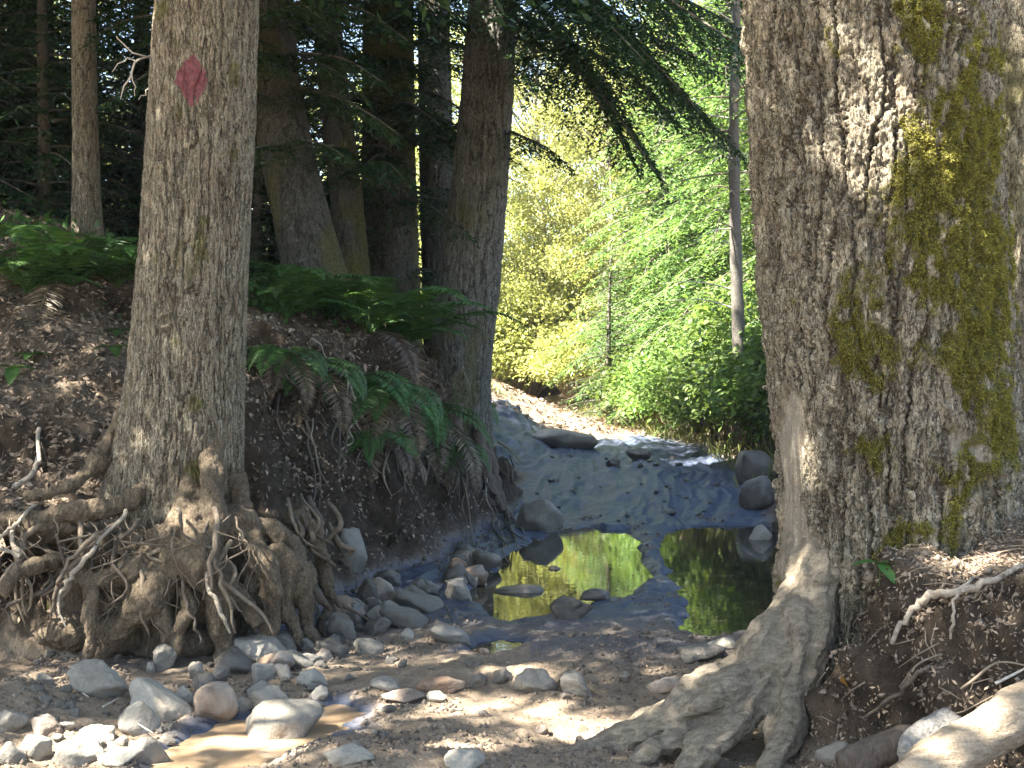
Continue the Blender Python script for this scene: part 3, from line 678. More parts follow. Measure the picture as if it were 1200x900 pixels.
for k, (px_, py_, d_, rx, rz) in enumerate([(215, 640, 6.95, .16, .16), (160, 640, 6.93, .14, .10), (250, 700, 6.93, .12, .15), (180, 700, 6.92, .14, .12), (300, 680, 7.02, .11, .16), (120, 640, 6.92, .16, .09), (140, 745, 6.92, .16, .10), (225, 755, 6.92, .14, .08), (340, 680, 7.12, .12, .15), (90, 740, 6.95, .2, .1), (275, 620, 7.05, .12, .14), (60, 625, 6.95, .25, .06)]):
    th_ = np.linspace(-1, 1, 17); c_ = at(px_, py_, d_); big.append(tube(np.c_[c_[0]+0*th_, c_[1]+.02*th_, c_[2]+rz*th_], rx*np.sqrt(np.clip(1-th_**2, .01, 1)), 22, k, .25, 8.))
kids.append(fuse(big, 'root', M['root_soil'], .010, 4, .014, 4, (17, 17, 9)))
for k in range(92):                            # fine hanging rootlets below the lip
    a = rr.uniform(-10, 300); b = rr.uniform(595, 660); d0 = rr.uniform(6.62, 6.8); r0 = rr.uniform(.0028, .0055) if k % 4 else rr.uniform(.008, .017); dr = rr.uniform(30, 110)
    pts = [(a, b, d0+.15, r0), (a+rr.normal(0, 12), b+dr*.35, d0-.03, r0), (a+rr.normal(0, 18), b+dr*.7, d0-.05, r0*.8), (a+rr.normal(0, 24), b+dr, d0-.04, r0*.4)]
    kids.append(px_root(pts, M[['root', 'root_dark', 'root'][k % 3]], 'rootlet', 14, 6, k, .1, 0))
for k in range(22):
    a = rr.uniform(300, 400); b = rr.uniform(590, 690); d0 = 6.85+(a-300)*.008; r0 = rr.uniform(.006, .022); dr = rr.uniform(25, 80)
    pts = [(a-10, b-10, d0+.25, r0), (a+rr.normal(4, 10), b+dr*.35, d0-.02, r0*1.3), (a+rr.normal(6, 14), b+dr*.7, d0, r0), (a+rr.normal(8, 18), b+dr, d0+.05, r0*.4)]
    kids.append(px_root(pts, M[['root_dark', 'root', 'root_dark'][k % 3]], 'rootlet', 16, 7, k+77, .35, .1))
for pts in ([(178, 70, 7.5, .006), (155, 62, 7.4, .005), (138, 42, 7.35, .003)], [(178, 68, 7.5, .007), (160, 74, 7.35, .006), (148, 98, 7.3, .005), (143, 116, 7.3, .002)], [(160, 74, 7.35, .005), (146, 70, 7.3, .004), (133, 84, 7.28, .002)], [(154, 88, 7.32, .004), (160, 112, 7.3, .002)], [(176, 104, 7.4, .005), (164, 116, 7.36, .002)]):
    kids.append(px_root(pts, M['deadtwig'], 'dead_twig', 12, 6, 3, .1, 0))
rebase(kids, root)

# ---- the massive mossy tree on the right
RT = (1.64, 5.62)
def ang(a): return lambda TH: np.angle(np.exp(1j*(TH-a)))
def rt_flare(TH, ZZ):
    l = np.exp(-(ang(PI*1.10)(TH)/.55)**2); f = np.exp(-(ang(PI*1.36)(TH)/.30)**2); r = np.exp(-(ang(PI*1.8)(TH)/.5)**2)
    z = np.maximum(ZZ, 0)
    lob = .022*np.cos(7*TH+2*np.sin(TH))*np.exp(-z/.9)
    cut = -.10*np.exp(-(ang(PI*1.60)(TH)/.22)**2)*np.exp(-((z-.45)/.3)**2)
    return +.12*l*np.exp(-z/.22)+.03*l*np.exp(-z/.8)+.05*f*np.exp(-z/.30)+.05*r*np.exp(-z/.6)+lob+cut+.02*np.exp(-z/.35)
def ell(px, py, cx, cy, rx, ry): return np.exp(-((px-cx)/rx)**2-((py-cy)/ry)**2)
def rt_moss(x, y, z, TH):
    px, py = proj(x, y, z); n = fbm(x*5, y*5, z*3.5, 4, 14, .6)
    n = n+.55*fbm(x*17, y*17, z*12, 3, 15); g = 1.1*ell(px, py, 1085, 190, 42, 60)+.8*ell(px, py, 1082, 50, 30, 70)+.95*ell(px, py, 1110, 330, 65, 110)+.55*ell(px, py, 1130, 150, 45, 190)+1.0*ell(px, py, 1015, 425, 45, 60)+1.0*ell(px, py, 1015, 525, 46, 40)+.9*ell(px, py, 1150, 420, 40, 90)+.75*ell(px, py, 1150, 230, 30, 130)+.7*ell(px, py, 1180, 520, 20, 60)+1.0*ell(px, py, 1075, 635, 35, 30)+.6*ell(px, py, 1120, 585, 25, 40)+.5*ell(px, py, 1015, 190, 10, 60)
    return sst(.46, 1.0, g+.55*n)*sst(-.55, .1, fbm(x*26, y*26, z*14, 3, 19)+.25*g)*(y < 5.75)
def rt_peel(x, y, z, TH):
    px, py = proj(x, y, z); n = fbm(x*6, y*6, z*2.5, 3, 24)
    g = 1.3*ell(px, py, 905, 640, 34, 70)+1.2*ell(px, py, 928, 520, 16, 70)+1.1*ell(px, py, 955, 690, 34, 75)+.8*ell(px, py, 905, 700, 22, 90)+1.0*ell(px, py, 920, 830, 60, 60)+.9*ell(px, py, 850, 840, 60, 50)+.5*ell(px, py, 1130, 520, 30, 40)
    return sst(.4, .7, g+.3*n)*(y < 5.75)
zs = dense(-.12, 3.35, .0062)+dense(3.35, 15, .25)
rt_spec = [(-.2, 1.665, 5.62, .50), (.3, 1.68, 5.62, .50), (1.0, 1.70, 5.62, .505), (1.7, 1.645, 5.62, .51), (2.4, 1.60, 5.62, .512), (3.2, 1.565, 5.62, .515), (8, 1.5, 5.7, .4), (15, 1.5, 5.7, .1)]
V, Q, A, TH, ZZ = trunk(rt_spec, 700, zs, (.072, .33), .056, 7, rt_flare, rt_peel, rt_moss, None, warp=1.1, edge=.17, flake=.30, tilt=.45, jag=1.0, sub=.45)
root = thing('mossy_tree', (RT[0], RT[1], 0), 'massive old trunk with deep cracked bark and yellow moss, splayed root at its foot', 'tree')
kids = [link('trunk', mesh_of('trunk', V.reshape(-1, 3), Q, None, True, A), M['bark_right'])]
# moss tufts
def tufts(V, mask, n, rng, cxy, mat, size=(.010, .022), name='moss'):
    pts = V.reshape(-1, 3); m = mask.ravel(); idx = np.where(m > .35)[0]
    pr = m[idx]**1.5; pr /= pr.sum(); pick = rng.choice(idx, n, p=pr)
    C = pts[pick]+rng.normal(0, .004, (n, 3)); o_ = nrm(np.c_[C[:, 0]-cxy[0], C[:, 1]-cxy[1], np.zeros(n)])
    D = nrm(o_*.8+rng.normal(0, .6, (n, 3))+np.array([0, 0, -.15])); Sd = nrm(np.cross(D, rvec(rng, n)))
    mb = MB(); mb.add(*diamonds(C-o_*.002, D, Sd, rng.uniform(*size, n), rng.uniform(.003, .006, n)))
    return mb.build(name, mat, None, False)
rng = np.random.default_rng(3)
fm = A['moss']*(V[..., 1] < 5.8)*(V[..., 2] < 3.4)
kids.append(tufts(V, fm, 100000, rng, (1.62, 5.62), M['moss'], (.007, .018)))
kids.append(canopy(None, (1.5, 5.4), 3.6, 5.6, 13, rng, M['broad'], 150, 70))
RROOTS = [
    ([(985, 600, 5.56, .10), (935, 700, 5.36, .135), (890, 775, 5.20, .14), (845, 815, 5.13, .11), (785, 846, 5.1, .075), (725, 870, 5.1, .05), (640, 890, 5.12, .012)], 'root_pale'),
    ([(960, 660, 5.42, .07), (925, 740, 5.22, .09), (900, 800, 5.10, .085), (860, 850, 5.0, .07), (825, 880, 4.9, .06), (800, 910, 4.8, .035)], 'root_pale'),
    ([(950, 680, 5.5, .07), (905, 745, 5.36, .08), (870, 795, 5.28, .07), (820, 822, 5.25, .06), (770, 836, 5.25, .045), (735, 850, 5.28, .02)], 'root_pale'),
    ([(975, 640, 5.40, .07), (945, 730, 5.22, .08), (930, 800, 5.12, .075), (920, 845, 5.02, .065), (908, 885, 4.93, .055), (895, 925, 4.8, .03)], 'root'),
    ([(820, 850, 5.05, .035), (790, 868, 4.98, .04), (760, 884, 4.93, .035), (735, 905, 4.85, .02)], 'root_pale'),
    ([(1045, 752, 4.93, .010), (1062, 722, 4.9, .013), (1085, 700, 4.92, .016), (1120, 692, 4.95, .015), (1160, 682, 5.0, .012), (1215, 655, 5.1, .010)], 'root_pale'),
    ([(1114, 750, 4.86, .004), (1118, 722, 4.85, .006), (1128, 690, 4.88, .006), (1148, 670, 4.92, .007), (1166, 672, 4.95, .006)], 'root_pale'),
    ([(1120, 700, 4.92, .006), (1145, 697, 4.9, .006), (1162, 680, 4.93, .005), (1200, 664, 5.0, .005)], 'root'),
    ([(1010, 840, 4.75, .006), (1040, 820, 4.72, .008), (1080, 790, 4.76, .007), (1110, 775, 4.8, .004)], 'root_dark'),
]
big = []
for k, (pts, mt) in enumerate(RROOTS):
    if pts[1][3] > .03: big.append(raw_root(pts, k+40, .08, .26, 36))
    else: kids.append(px_root([(a_, b_, ground_at(a_, b_)[1]-.03-.05*(0 < q_ < len(pts)-1), r_) for q_, (a_, b_, d_, r_) in enumerate(pts)], M[mt], seed=k+40, nc=8, rough=.12))
kids.append(fuse(big, 'root', M['root_flare'], .0075, 4, .008, 8, (4, 16, 12)))
rebase(kids, root)

# ---- centre tree leaning to the right, with a bough hanging over the track
def ct_flare(TH, ZZ):
    z = np.maximum(ZZ-1.1, -.6)
    l = np.exp(-(ang(PI)(TH)/.6)**2); r = np.exp(-(ang(PI*1.9)(TH)/.5)**2)
    return (.03+.04*np.cos(4*TH+1))*np.exp(-np.maximum(z, 0)/.45)+.16*l*np.exp(-np.maximum(z, 0)/.45)+.04*r*np.exp(-np.maximum(ZZ-.9, 0)/.4)
zs = dense(.1, 7.0, .022)+dense(7.0, 16, .3)
V, Q, A, TH, ZZ = trunk([(0, -.62, 14.1, .30), (1.0, -.64, 14.05, .33), (1.6, -.60, 14, .335), (2.6, -.46, 14, .325), (3.6, -.36, 14, .305), (4.7, -.27, 14, .285), (5.8, -.20, 14, .265), (16, .2, 14, .08)], 190, zs, (.075, .32), .022, 21, ct_flare, None, lambda x, y, z, T: .6*sst(.1, .6, fbm(x*3, y*3, z*1.5, 3, 8)-.5*sst(1.4, 3, z)), None)
root = thing('leaning_tree', (-.55, 14, 1.2), 'tall grey trunk leaning right at the bank, with dark boughs over the track', 'tree')
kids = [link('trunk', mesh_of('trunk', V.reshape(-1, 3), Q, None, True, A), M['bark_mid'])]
rng = np.random.default_rng(31)
for s, e in ((at(590, -30, 14), at(790, 60, 13)), (at(590, 20, 14), at(760, 110, 12.6)), (at(595, -60, 14), at(850, 20, 12.8)), (at(590, 40, 14.1), at(700, 90, 14.6)), (at(590, -70, 14), at(720, 40, 12)), (at(585, 150, 14), at(655, 185, 13.5)), (at(590, -90, 14), at(820, -40, 12.4)), (at(590, -40, 14), at(700, 130, 12.7)), (at(600, -30, 14), at(740, 20, 13.4)), (at(595, -40, 14), at(800, 120, 12.2)), (at(595, -70, 14), at(770, 80, 12.2)), (at(595, 0, 14), at(730, 150, 12.6)), (at(595, -90, 14), at(840, 50, 11.8)), (at(595, -90, 14), at(690, 30, 12.4))):
    v = e-s; ln = np.linalg.norm(v); mf, mw = MB(), MB()
    bough(mf, mw, s, v+[0, 0, .2*ln], ln*1.1, .24, rng, .07, .024, .04, .02, .36, .55)
    b = mw.build('bough', M['bark_dark']); mf.build('needles', M['hemlock'], b); kids.append(b)
for pts in ([(585, 330, 14, .02), (560, 470, 13.9, .05), (575, 540, 13.8, .06), (588, 590, 13.6, .04), (600, 615, 13.4, .02)], [(540, 470, 13.8, .08), (530, 520, 13.5, .07), (545, 570, 13.2, .05), (560, 600, 13, .02)], [(560, 500, 13.8, .07), (572, 560, 13.6, .06), (590, 600, 13.4, .03)], [(505, 450, 13.8, .06), (490, 500, 13.3, .05), (500, 550, 13, .02)]):
    kids.append(px_root(pts, M['root_dark'], seed=len(kids), nc=12))
rr = np.random.default_rng(15)
for k in range(75):
    px_, py_ = rr.uniform(320, 590), 0; py_ = np.interp(px_, [320, 420, 500, 590], [430, 450, 500, 560])+rr.uniform(-40, 60)
    n_ = 5; ln_ = rr.uniform(25, 110); q_ = []; a_ = px_
    for i_ in range(n_):
        a_ += rr.normal(3, 7); g_ = ground_at(a_, py_+ln_*i_/(n_-1), 7.6); q_.append(np.r_[g_+np.array([.02, -.05-.05*rr.random(), .02]), rr.uniform(.006, .016)*(1-.7*i_/n_)])
    s_ = spline(np.array(q_), 18); m_ = MB(); m_.add(*tube(s_[:, :3], s_[:, 3], 6, k, .15, 9., .1)); kids.append(m_.build('rootlet', M[['root_dark', 'root', 'root_dark', 'root_pale'][k % 4]]))
kids.append(canopy(None, (-.3, 14), 3.4, 8.2, 15, rng, M['hemlock'], 170, 75))
rebase(kids, root)

# ---- other trunks of the shaded stand
def simple_tree(name, label, pts, mat, seed, cell=(.09, .35), amp=.02, th=90, top=15., crown=None, flare_k=.35, cmat='fir', group=None, boughs=(), wet=None):
    """pts: photograph px, py, distance, radius from the base upward"""
    A_ = np.array([np.r_[at(a, b, d), r] for a, b, d, r in pts]); A_ = A_[np.argsort(A_[:, 2])]
    z0 = A_[0, 2]; zt = A_[-1, 2]; sl = (A_[-1]-A_[-2])/(A_[-1, 2]-A_[-2, 2])
    ex = A_[-1]+sl*(top-zt)*.5; ex[2] = top; ex[3] = .06
    z0 = min(z0, hz(A_[0, 0], A_[0, 1]))
    spec = [(z0-.5,)+tuple(A_[0, [0, 1, 3]])]+[(r[2], r[0], r[1], r[3]) for r in A_]+[(top, ex[0], ex[1], .05)]
    zs = dense(z0-.4, min(zt+1, top-1), .03)+dense(min(zt+1, top-1), top, .4)
    fl = lambda TH, ZZ: A_[0, 3]*flare_k*(1+.5*np.cos(5*TH+seed))*np.exp(-np.maximum(ZZ-z0, 0)/.3)
    V, Q, At, TH, ZZ = trunk(spec, th, zs, cell, amp, seed, fl, None, (lambda x, y, z, T: wet*sst(-.2, .5, fbm(x*2.5, y*2.5, z*1.3, 3, seed))) if wet else None)
    root = thing(name, tuple(A_[0, :3]), label, 'tree', group)
    kids = [link('trunk', mesh_of('trunk', V.reshape(-1, 3), Q, None, True, At), mat)]
    rng = np.random.default_rng(seed)
    if crown: kids.append(canopy(None, (spec[-2][1], spec[-2][2]), crown[0], crown[1], crown[2], rng, M[cmat], crown[3], 70))
    for (hz0, n, ln, az0, az1) in boughs:
        for q in range(n):
            z = hz0+rng.uniform(-.5, .5); cx = np.interp(z, [s[0] for s in spec], [s[1] for s in spec]); cy_ = np.interp(z, [s[0] for s in spec], [s[2] for s in spec])
            az = R(rng.uniform(az0, az1)); mf, mw = MB(), MB(); l_ = ln*rng.uniform(.7, 1.2)
            bough(mf, mw, (cx, cy_, z), (math.cos(az), math.sin(az), .2), l_, rng.uniform(.3, .6), rng, .075, .024, .055, .026, .34, .45)
            b = mw.build('bough', M['bark_dark']); mf.build('needles', M[cmat], b); kids.append(b)
    rebase(kids, root); return root
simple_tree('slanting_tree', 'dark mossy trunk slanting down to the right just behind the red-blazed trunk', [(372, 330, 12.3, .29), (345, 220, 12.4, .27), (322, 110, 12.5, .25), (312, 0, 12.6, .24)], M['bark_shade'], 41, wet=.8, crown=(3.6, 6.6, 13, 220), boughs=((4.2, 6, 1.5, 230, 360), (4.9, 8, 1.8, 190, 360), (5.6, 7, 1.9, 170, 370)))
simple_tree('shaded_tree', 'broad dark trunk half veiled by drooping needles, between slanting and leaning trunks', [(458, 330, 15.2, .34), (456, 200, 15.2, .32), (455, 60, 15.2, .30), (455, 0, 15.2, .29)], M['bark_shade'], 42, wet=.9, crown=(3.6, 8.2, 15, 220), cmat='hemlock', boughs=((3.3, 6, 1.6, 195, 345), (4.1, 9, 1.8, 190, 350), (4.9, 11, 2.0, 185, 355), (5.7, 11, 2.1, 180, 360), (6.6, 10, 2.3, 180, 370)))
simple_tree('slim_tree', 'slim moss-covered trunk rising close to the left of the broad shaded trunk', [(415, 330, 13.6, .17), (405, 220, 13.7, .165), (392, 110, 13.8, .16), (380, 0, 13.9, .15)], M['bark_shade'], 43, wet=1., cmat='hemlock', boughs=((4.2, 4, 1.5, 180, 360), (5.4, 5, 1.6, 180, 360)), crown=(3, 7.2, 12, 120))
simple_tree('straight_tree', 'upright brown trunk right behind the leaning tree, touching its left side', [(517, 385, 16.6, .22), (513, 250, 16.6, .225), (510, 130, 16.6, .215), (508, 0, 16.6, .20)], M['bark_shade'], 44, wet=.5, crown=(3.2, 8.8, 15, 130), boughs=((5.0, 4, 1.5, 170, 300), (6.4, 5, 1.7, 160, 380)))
simple_tree('slender_tree', 'slender pale-barked trunk standing alone above the ferns on the left slope', [(103, 300, 12.2, .13), (101, 200, 12.2, .122), (99, 100, 12.2, .115), (98, 0, 12.2, .11)], M['bark_left'], 45, cell=(.06, .3), amp=.008, crown=(3.6, 6.4, 13, 260))
simple_tree('dim_tree', 'thin black trunk deep in shade at the left edge, behind the slender pale trunk', [(20, 260, 15.5, .11), (24, 160, 15.5, .105), (30, 60, 15.5, .10), (36, 0, 15.5, .10)], M['bark_dark'], 46, crown=(3.6, 8.0, 14, 260))
simple_tree('neighbour_tree', 'dark trunk with a pale stripe squeezed between the massive mossy trunk and the picture edge', [(1235, 600, 6.9, .26), (1228, 400, 6.95, .235), (1205, 200, 7.1, .22), (1185, 0, 7.2, .22)], M['bark_right'], 47, wet=.6, crown=(3, 6, 12, 90), cmat='broad')

# thin young conifer with bare twigs right of the track
st_root = None
def pole_tree():
    A_ = [at(866, 420, 17.2), at(862, 280, 17.2), at(860, 150, 17.2), at(862, 60, 17.2), at(866, -60, 17.2)]
    s = spline(np.c_[np.array(A_), [.085, .08, .07, .062, .05]], 60); mb = MB(); mb.add(*tube(s[:, :3], s[:, 3], 16, 2, .12, 9.))
    root = thing('pole_tree', tuple(A_[0]), 'thin straight grey pole-like trunk with bare side twigs, left of the mossy trunk', 'tree')
    kids = [mb.build('trunk', M['bark_thin'])]; rng = np.random.default_rng(8)
    for k in range(30):
        i = rng.integers(6, 58); p = s[i, :3]; a = rng.uniform(0, 2*PI); ln = rng.uniform(.4, 1.3); d = np.array([math.cos(a), math.sin(a), rng.uniform(-.25, .25)])
        c = spline([np.r_[p, .012], np.r_[p+d*ln*.5+[0, 0, .03], .008], np.r_[p+d*ln-[0, 0, .08], .002]], 9); m = MB(); m.add(*tube(c[:, :3], c[:, 3], 5)); kids.append(m.build('dead_branch', M['deadtwig' if k % 3 else 'twig']))
    for k in range(16):
        i = rng.integers(20, 59); p = s[i, :3]; a = rng.uniform(0, 2*PI); mf, mw = MB(), MB()
        bough(mf, mw, p, (math.cos(a), math.sin(a), .15), rng.uniform(.8, 1.5), .3, rng, .08, .022, .09, .045, .32); b = mw.build('bough', M['twig']); mf.build('needles', M['fir_lit'], b); kids.append(b)
    rebase(kids, root)
pole_tree()

# ------------------------------------------------------------------ background trees (built once per kind, then copied)
def conifer(name, label, group, h, h0, rad, nb, seed, mat, leaf=.10, lw=.032, step=.13, lstep=.06, droop=.45):
    rng = np.random.default_rng(seed); root = thing(name, (0, 0, 0), label, 'tree', group)
    mb = MB(); z = np.linspace(-.3, h, 24); mb.add(*tube(np.c_[.06*np.sin(z*.7+seed), .06*np.cos(z*.5), z], np.interp(z, [0, h], [.012*h+.03, .012]), 12, seed, .12, 5.)); mb.build('trunk', M['bark_dark'], root)
    mf, mw = MB(), MB()
    for k in range(nb):
        t_ = (k+rng.random())/nb; zz = h0+(h-h0)*t_; a = k*2.4+rng.normal(0, .3)
        ln = max(.25, rad*(1-t_)**.8*rng.uniform(.7, 1.15)+.15)
        bough(mf, mw, (0, 0, zz), (math.cos(a), math.sin(a), .25), ln, droop, rng, leaf, lw, step, lstep, .36, .3)
    c = mf.build('crown', mat, root); mw.build('branches', M['bark_dark'], c)
    return root
def broadleaf(name, label, group, h, h0, rad, ncl, per, seed, mat, ls=(.06, .11), bark='bark_grey', clr=.5, tr=.09, yaw=1.0):
    rng = np.random.default_rng(seed); root = thing(name, (0, 0, 0), label, 'tree', group)
    mb = MB(); z = np.linspace(-.3, h*.9, 24); cx, cyy = .25*np.sin(z*.4+seed), .25*np.sin(z*.33+seed*2)
    mb.add(*tube(np.c_[cx, cyy, z], np.interp(z, [0, h*.9], [tr, .015]), 10, seed, .15, 4.))
    C = []
    while len(C) < ncl:
        p = rng.uniform(-1, 1, 3)
        if .25 < np.linalg.norm(p) < 1: C.append([p[0]*rad, p[1]*rad, h0+(h-h0)*(p[2]*.5+.5)])
    C = np.array(C)
    mb.build('trunk', M[bark], root)
    mw = MB()
    for p in C[::3]:
        zb = max(h0*.6, p[2]-rad*.6); b = np.array([np.interp(zb, z, cx), np.interp(zb, z, cyy), zb])
        s = spline([np.r_[b, .035], np.r_[(b+p)/2+rng.normal(0, .15, 3), .02], np.r_[p, .006]], 9); mw.add(*tube(s[:, :3], s[:, 3], 5))
    ci = np.repeat(np.arange(ncl), per); m = len(ci); sc = rng.uniform(.5, 1.2, ncl)*clr
    P_ = C[ci]+rng.normal(0, 1, (m, 3))*np.array([.6, .6, .38])*sc[ci][:, None]
    D = nrm(rng.normal(0, 1, (m, 3))+np.array([0, 0, -.5])); Sd = nrm(np.cross(D, nrm(np.array([0, 0, 1.])+rng.normal(0, .7, (m, 3)))))
    ln = rng.uniform(ls[0], ls[1], m); mf = MB(); mf.add(*diamonds(P_, D, Sd, ln, ln*.62))
    c = mf.build('crown', mat, root); mw.build('limbs', M['bark_grey'], c); return root
def put(proto, spots, label=None, zoff=0.):
    for k, (x, y_, sc, rz) in enumerate(spots):
        z = float(hzl(x, y_))+zoff
        if k == 0: proto.location = (x, y_, z); proto.rotation_euler = (0, 0, rz); proto.scale = (sc,)*3
        else: copy_tree(proto, (x, y_, z), rz, sc, label)
# shaded conifers on the left slope
c1 = conifer('dark_conifer', 'dark drooping conifer of the shaded stand behind the near left trunks', 'dark conifers of the left stand', 11, .4, 2.4, 150, 101, M['fir'], .14, .046, .12, .055)
put(c1, [(-8.6, 15.5, .9, .3), (-6.6, 16.8, .72, 1.7), (-4.3, 17.4, .66, 3.9), (-7.6, 18.4, .72, 5.), (-10.4, 17.2, .8, 2.2), (-5.3, 14.6, .75, 4.4), (-3.1, 16.9, .62, 2.9), (-9.2, 18.8, .75, 1.1), (-5.9, 18.2, .68, .4), (-7.4, 20.2, .8, 2.), (-9.6, 20.6, .9, 4.1), (-11.8, 19.4, .95, 5.6), (-8.4, 14.0, .8, 3.3), (-12.6, 16.4, 1., 1.9)])
c2 = conifer('dark_conifer', 'dark feathery young conifer of the shaded stand behind the near left trunks', 'dark young conifers of the left stand', 7.5, .2, 1.8, 110, 102, M['hemlock'], .12, .04, .11, .05)
put(c2, [(-3.5, 15.6, .95, .5), (-2.9, 14.6, .6, 3.5), (-8.3, 16.9, .9, 1.4), (-1.9, 17.6, .8, .7), (-10.2, 15.8, 1., 2.2), (-6.9, 15.4, .95, 4.9), (-4.9, 13.4, .7, 1.), (-6.0, 12.9, .75, 5.5), (-3.9, 18.6, .85, 2.4), (-6.1, 14.0, .9, 2.), (-7.4, 13.4, 1., 3.3), (-2.3, 16.6, 1.0, 1.2), (-9.2, 14.2, 1.1, 5.1), (-4.6, 15.9, .8, 2.9), (-11.4, 15.0, 1.2, .2), (-5.4, 18.4, 1.1, 4.1)])
# sunlit broadleaf trees beyond the bend
b1 = broadleaf('sunlit_tree', 'sunlit yellow-green broadleaf tree in the leafy wall beyond the bend', 'sunlit trees beyond the bend', 11, .3, 2.6, 150, 260, 201, M['broad_y'])
put(b1, [(.6, 31.5, .88, .1), (3.4, 33, .95, 1.3), (-2.2, 34.5, 1.0, 2.7), (-6.5, 33, .7, 4.), (6.6, 34, 1.1, 5.5), (-10.5, 35, .8, .8), (1.8, 37, 1.0, 3.1), (-4.4, 38.5, 1.0, 2.)])
b2 = broadleaf('sunlit_tree', 'sunlit fresh green broadleaf tree in the leafy wall beyond the bend', 'sunlit green trees beyond the bend', 9, .2, 2.3, 125, 260, 202, M['broad'])
put(b2, [(2.2, 29.3, .9, .4), (-.9, 30.2, .85, 2.4), (4.8, 30.5, 1.1, 1.1), (-8.5, 29.5, .5, 3.6), (-4.6, 30, .5, 5.0), (-12.5, 30.5, .8, 4.), (-9.6, 24.4, .95, 1.), (-12.2, 26, 1.1, 2.), (-15, 25, 1.2, .3), (-11.8, 22.0, 1., 5.), (-7.4, 26.5, .75, 3.), (-14, 21, 1.1, 1.2), (-6.2, 28.8, .7, 2.2), (9, 31, 1.2, 2.2)])
# lit young conifers right of the track
c3 = conifer('young_conifer', 'bright green young conifer crowding the right edge of the track', 'young conifers right of the track', 9.5, .3, 2.3, 210, 103, M['fir_lit'], .12, .036, .10, .045, .62)
put(c3, [(4.6, 20.6, 1., .2), (3.9, 23.2, 1.05, 1.9), (5.9, 22.2, 1.15, 3.3), (3.2, 26.2, 1.1, 5.), (6.6, 25.5, 1.3, 2.5), (5.0, 18.2, .9, 4.2), (4.6, 27.2, 1.3, 1.)])
c4_ = conifer('dark_fir', 'small blue-green fir standing dark where the track bends, before the leafy wall', None, 3.4, .15, .95, 75, 104, M['fir'], .07, .022, .08, .04, .35)
put(c4_, [(1.9, 24.2, 1., .4)])
# broadleaved bushes at the right edge
def bush(name, label, group, rad, h, ncl, per, seed, mat, ls=(.06, .12)):
    rng = np.random.default_rng(seed); root = thing(name, (0, 0, 0), label, 'bush', group)
    mw, mf = MB(), MB(); C = []
    for k in range(ncl):
        a = rng.uniform(0, 2*PI); q = math.sqrt(rng.random()); p = np.array([rad*q*math.cos(a), rad*q*math.sin(a), h*(1-.55*q*q)*rng.uniform(.35, 1)]); C.append(p)
        if k % 2 == 0:
            s = spline([(p[0]*.15, p[1]*.15, -.05, .012), (p[0]*.5, p[1]*.5, p[2]*.65, .008), tuple(p)+(.003,)], 9); mw.add(*tube(s[:, :3], s[:, 3], 5))
    C = np.array(C); ci = np.repeat(np.arange(ncl), per); m = len(ci)
    P_ = C[ci]+rng.normal(0, 1, (m, 3))*np.array([.16, .16, .10]); P_[:, 2] = np.maximum(P_[:, 2], .02)
    D = nrm(P_*np.array([1, 1, .2])/max(rad, .1)+rng.normal(0, .7, (m, 3))+np.array([0, 0, -.35])); Sd = nrm(np.cross(D, nrm(np.array([0, 0, 1.])+rng.normal(0, .45, (m, 3)))))
    ln = rng.uniform(ls[0], ls[1], m); mf.add(*diamonds(P_, D, Sd, ln, ln*.6, np.array([0, 0, .06])))
    mw.build('stems', M['twig'], root); mf.build('leaves', mat, root); return root
q1 = bush('leafy_bush', 'bright leafy bush spilling over the right edge of the track', 'bushes along the right edge', .95, 1.6, 90, 60, 301, M['bush'])
put(q1, [(3.3, 18.6, 1., 0), (3.75, 17.4, 1.05, 2.), (3.0, 20.6, .95, 4.), (3.6, 19.6, 1.2, 1.), (2.75, 22.2, .9, 5.2), (4.3, 16.6, 1.2, 3.), (2.5, 23.8, .9, 2.6)])
q2 = bush('leafy_bush', 'yellow-green bush at the foot of the leafy wall, in full sun', 'sunlit bushes beyond the bend', 1.1, 1.7, 100, 60, 302, M['broad'])
put(q2, [(1.4, 28.2, 1., 0), (2.4, 27.4, .8, 1.), (-2.2, 28.6, 1.1, 2.), (-3.6, 27.2, 1.1, 4.), (-4.9, 26.0, 1.2, 3.), (-6.6, 25.4, 1.3, 1.9), (3.2, 28.1, 1., 2.2), (.2, 30.5, 1.6, 1.), (-1.6, 31.5, 1.9, 5.), (1.6, 33.5, 2.1, 4.4), (3.9, 31.5, 1.9, .2), (-3.8, 32.5, 2.1, 3.1), (-6.0, 29.5, 2., .9), (-8.6, 27.5, 1.8, 2.6), (-11, 27.5, 2., 4.6), (5.8, 30, 2., 1.6), (-.4, 35.5, 2.4, 2.), (3.2, 37, 2.6, 3.3), (-3, 37.5, 2.6, .3)])

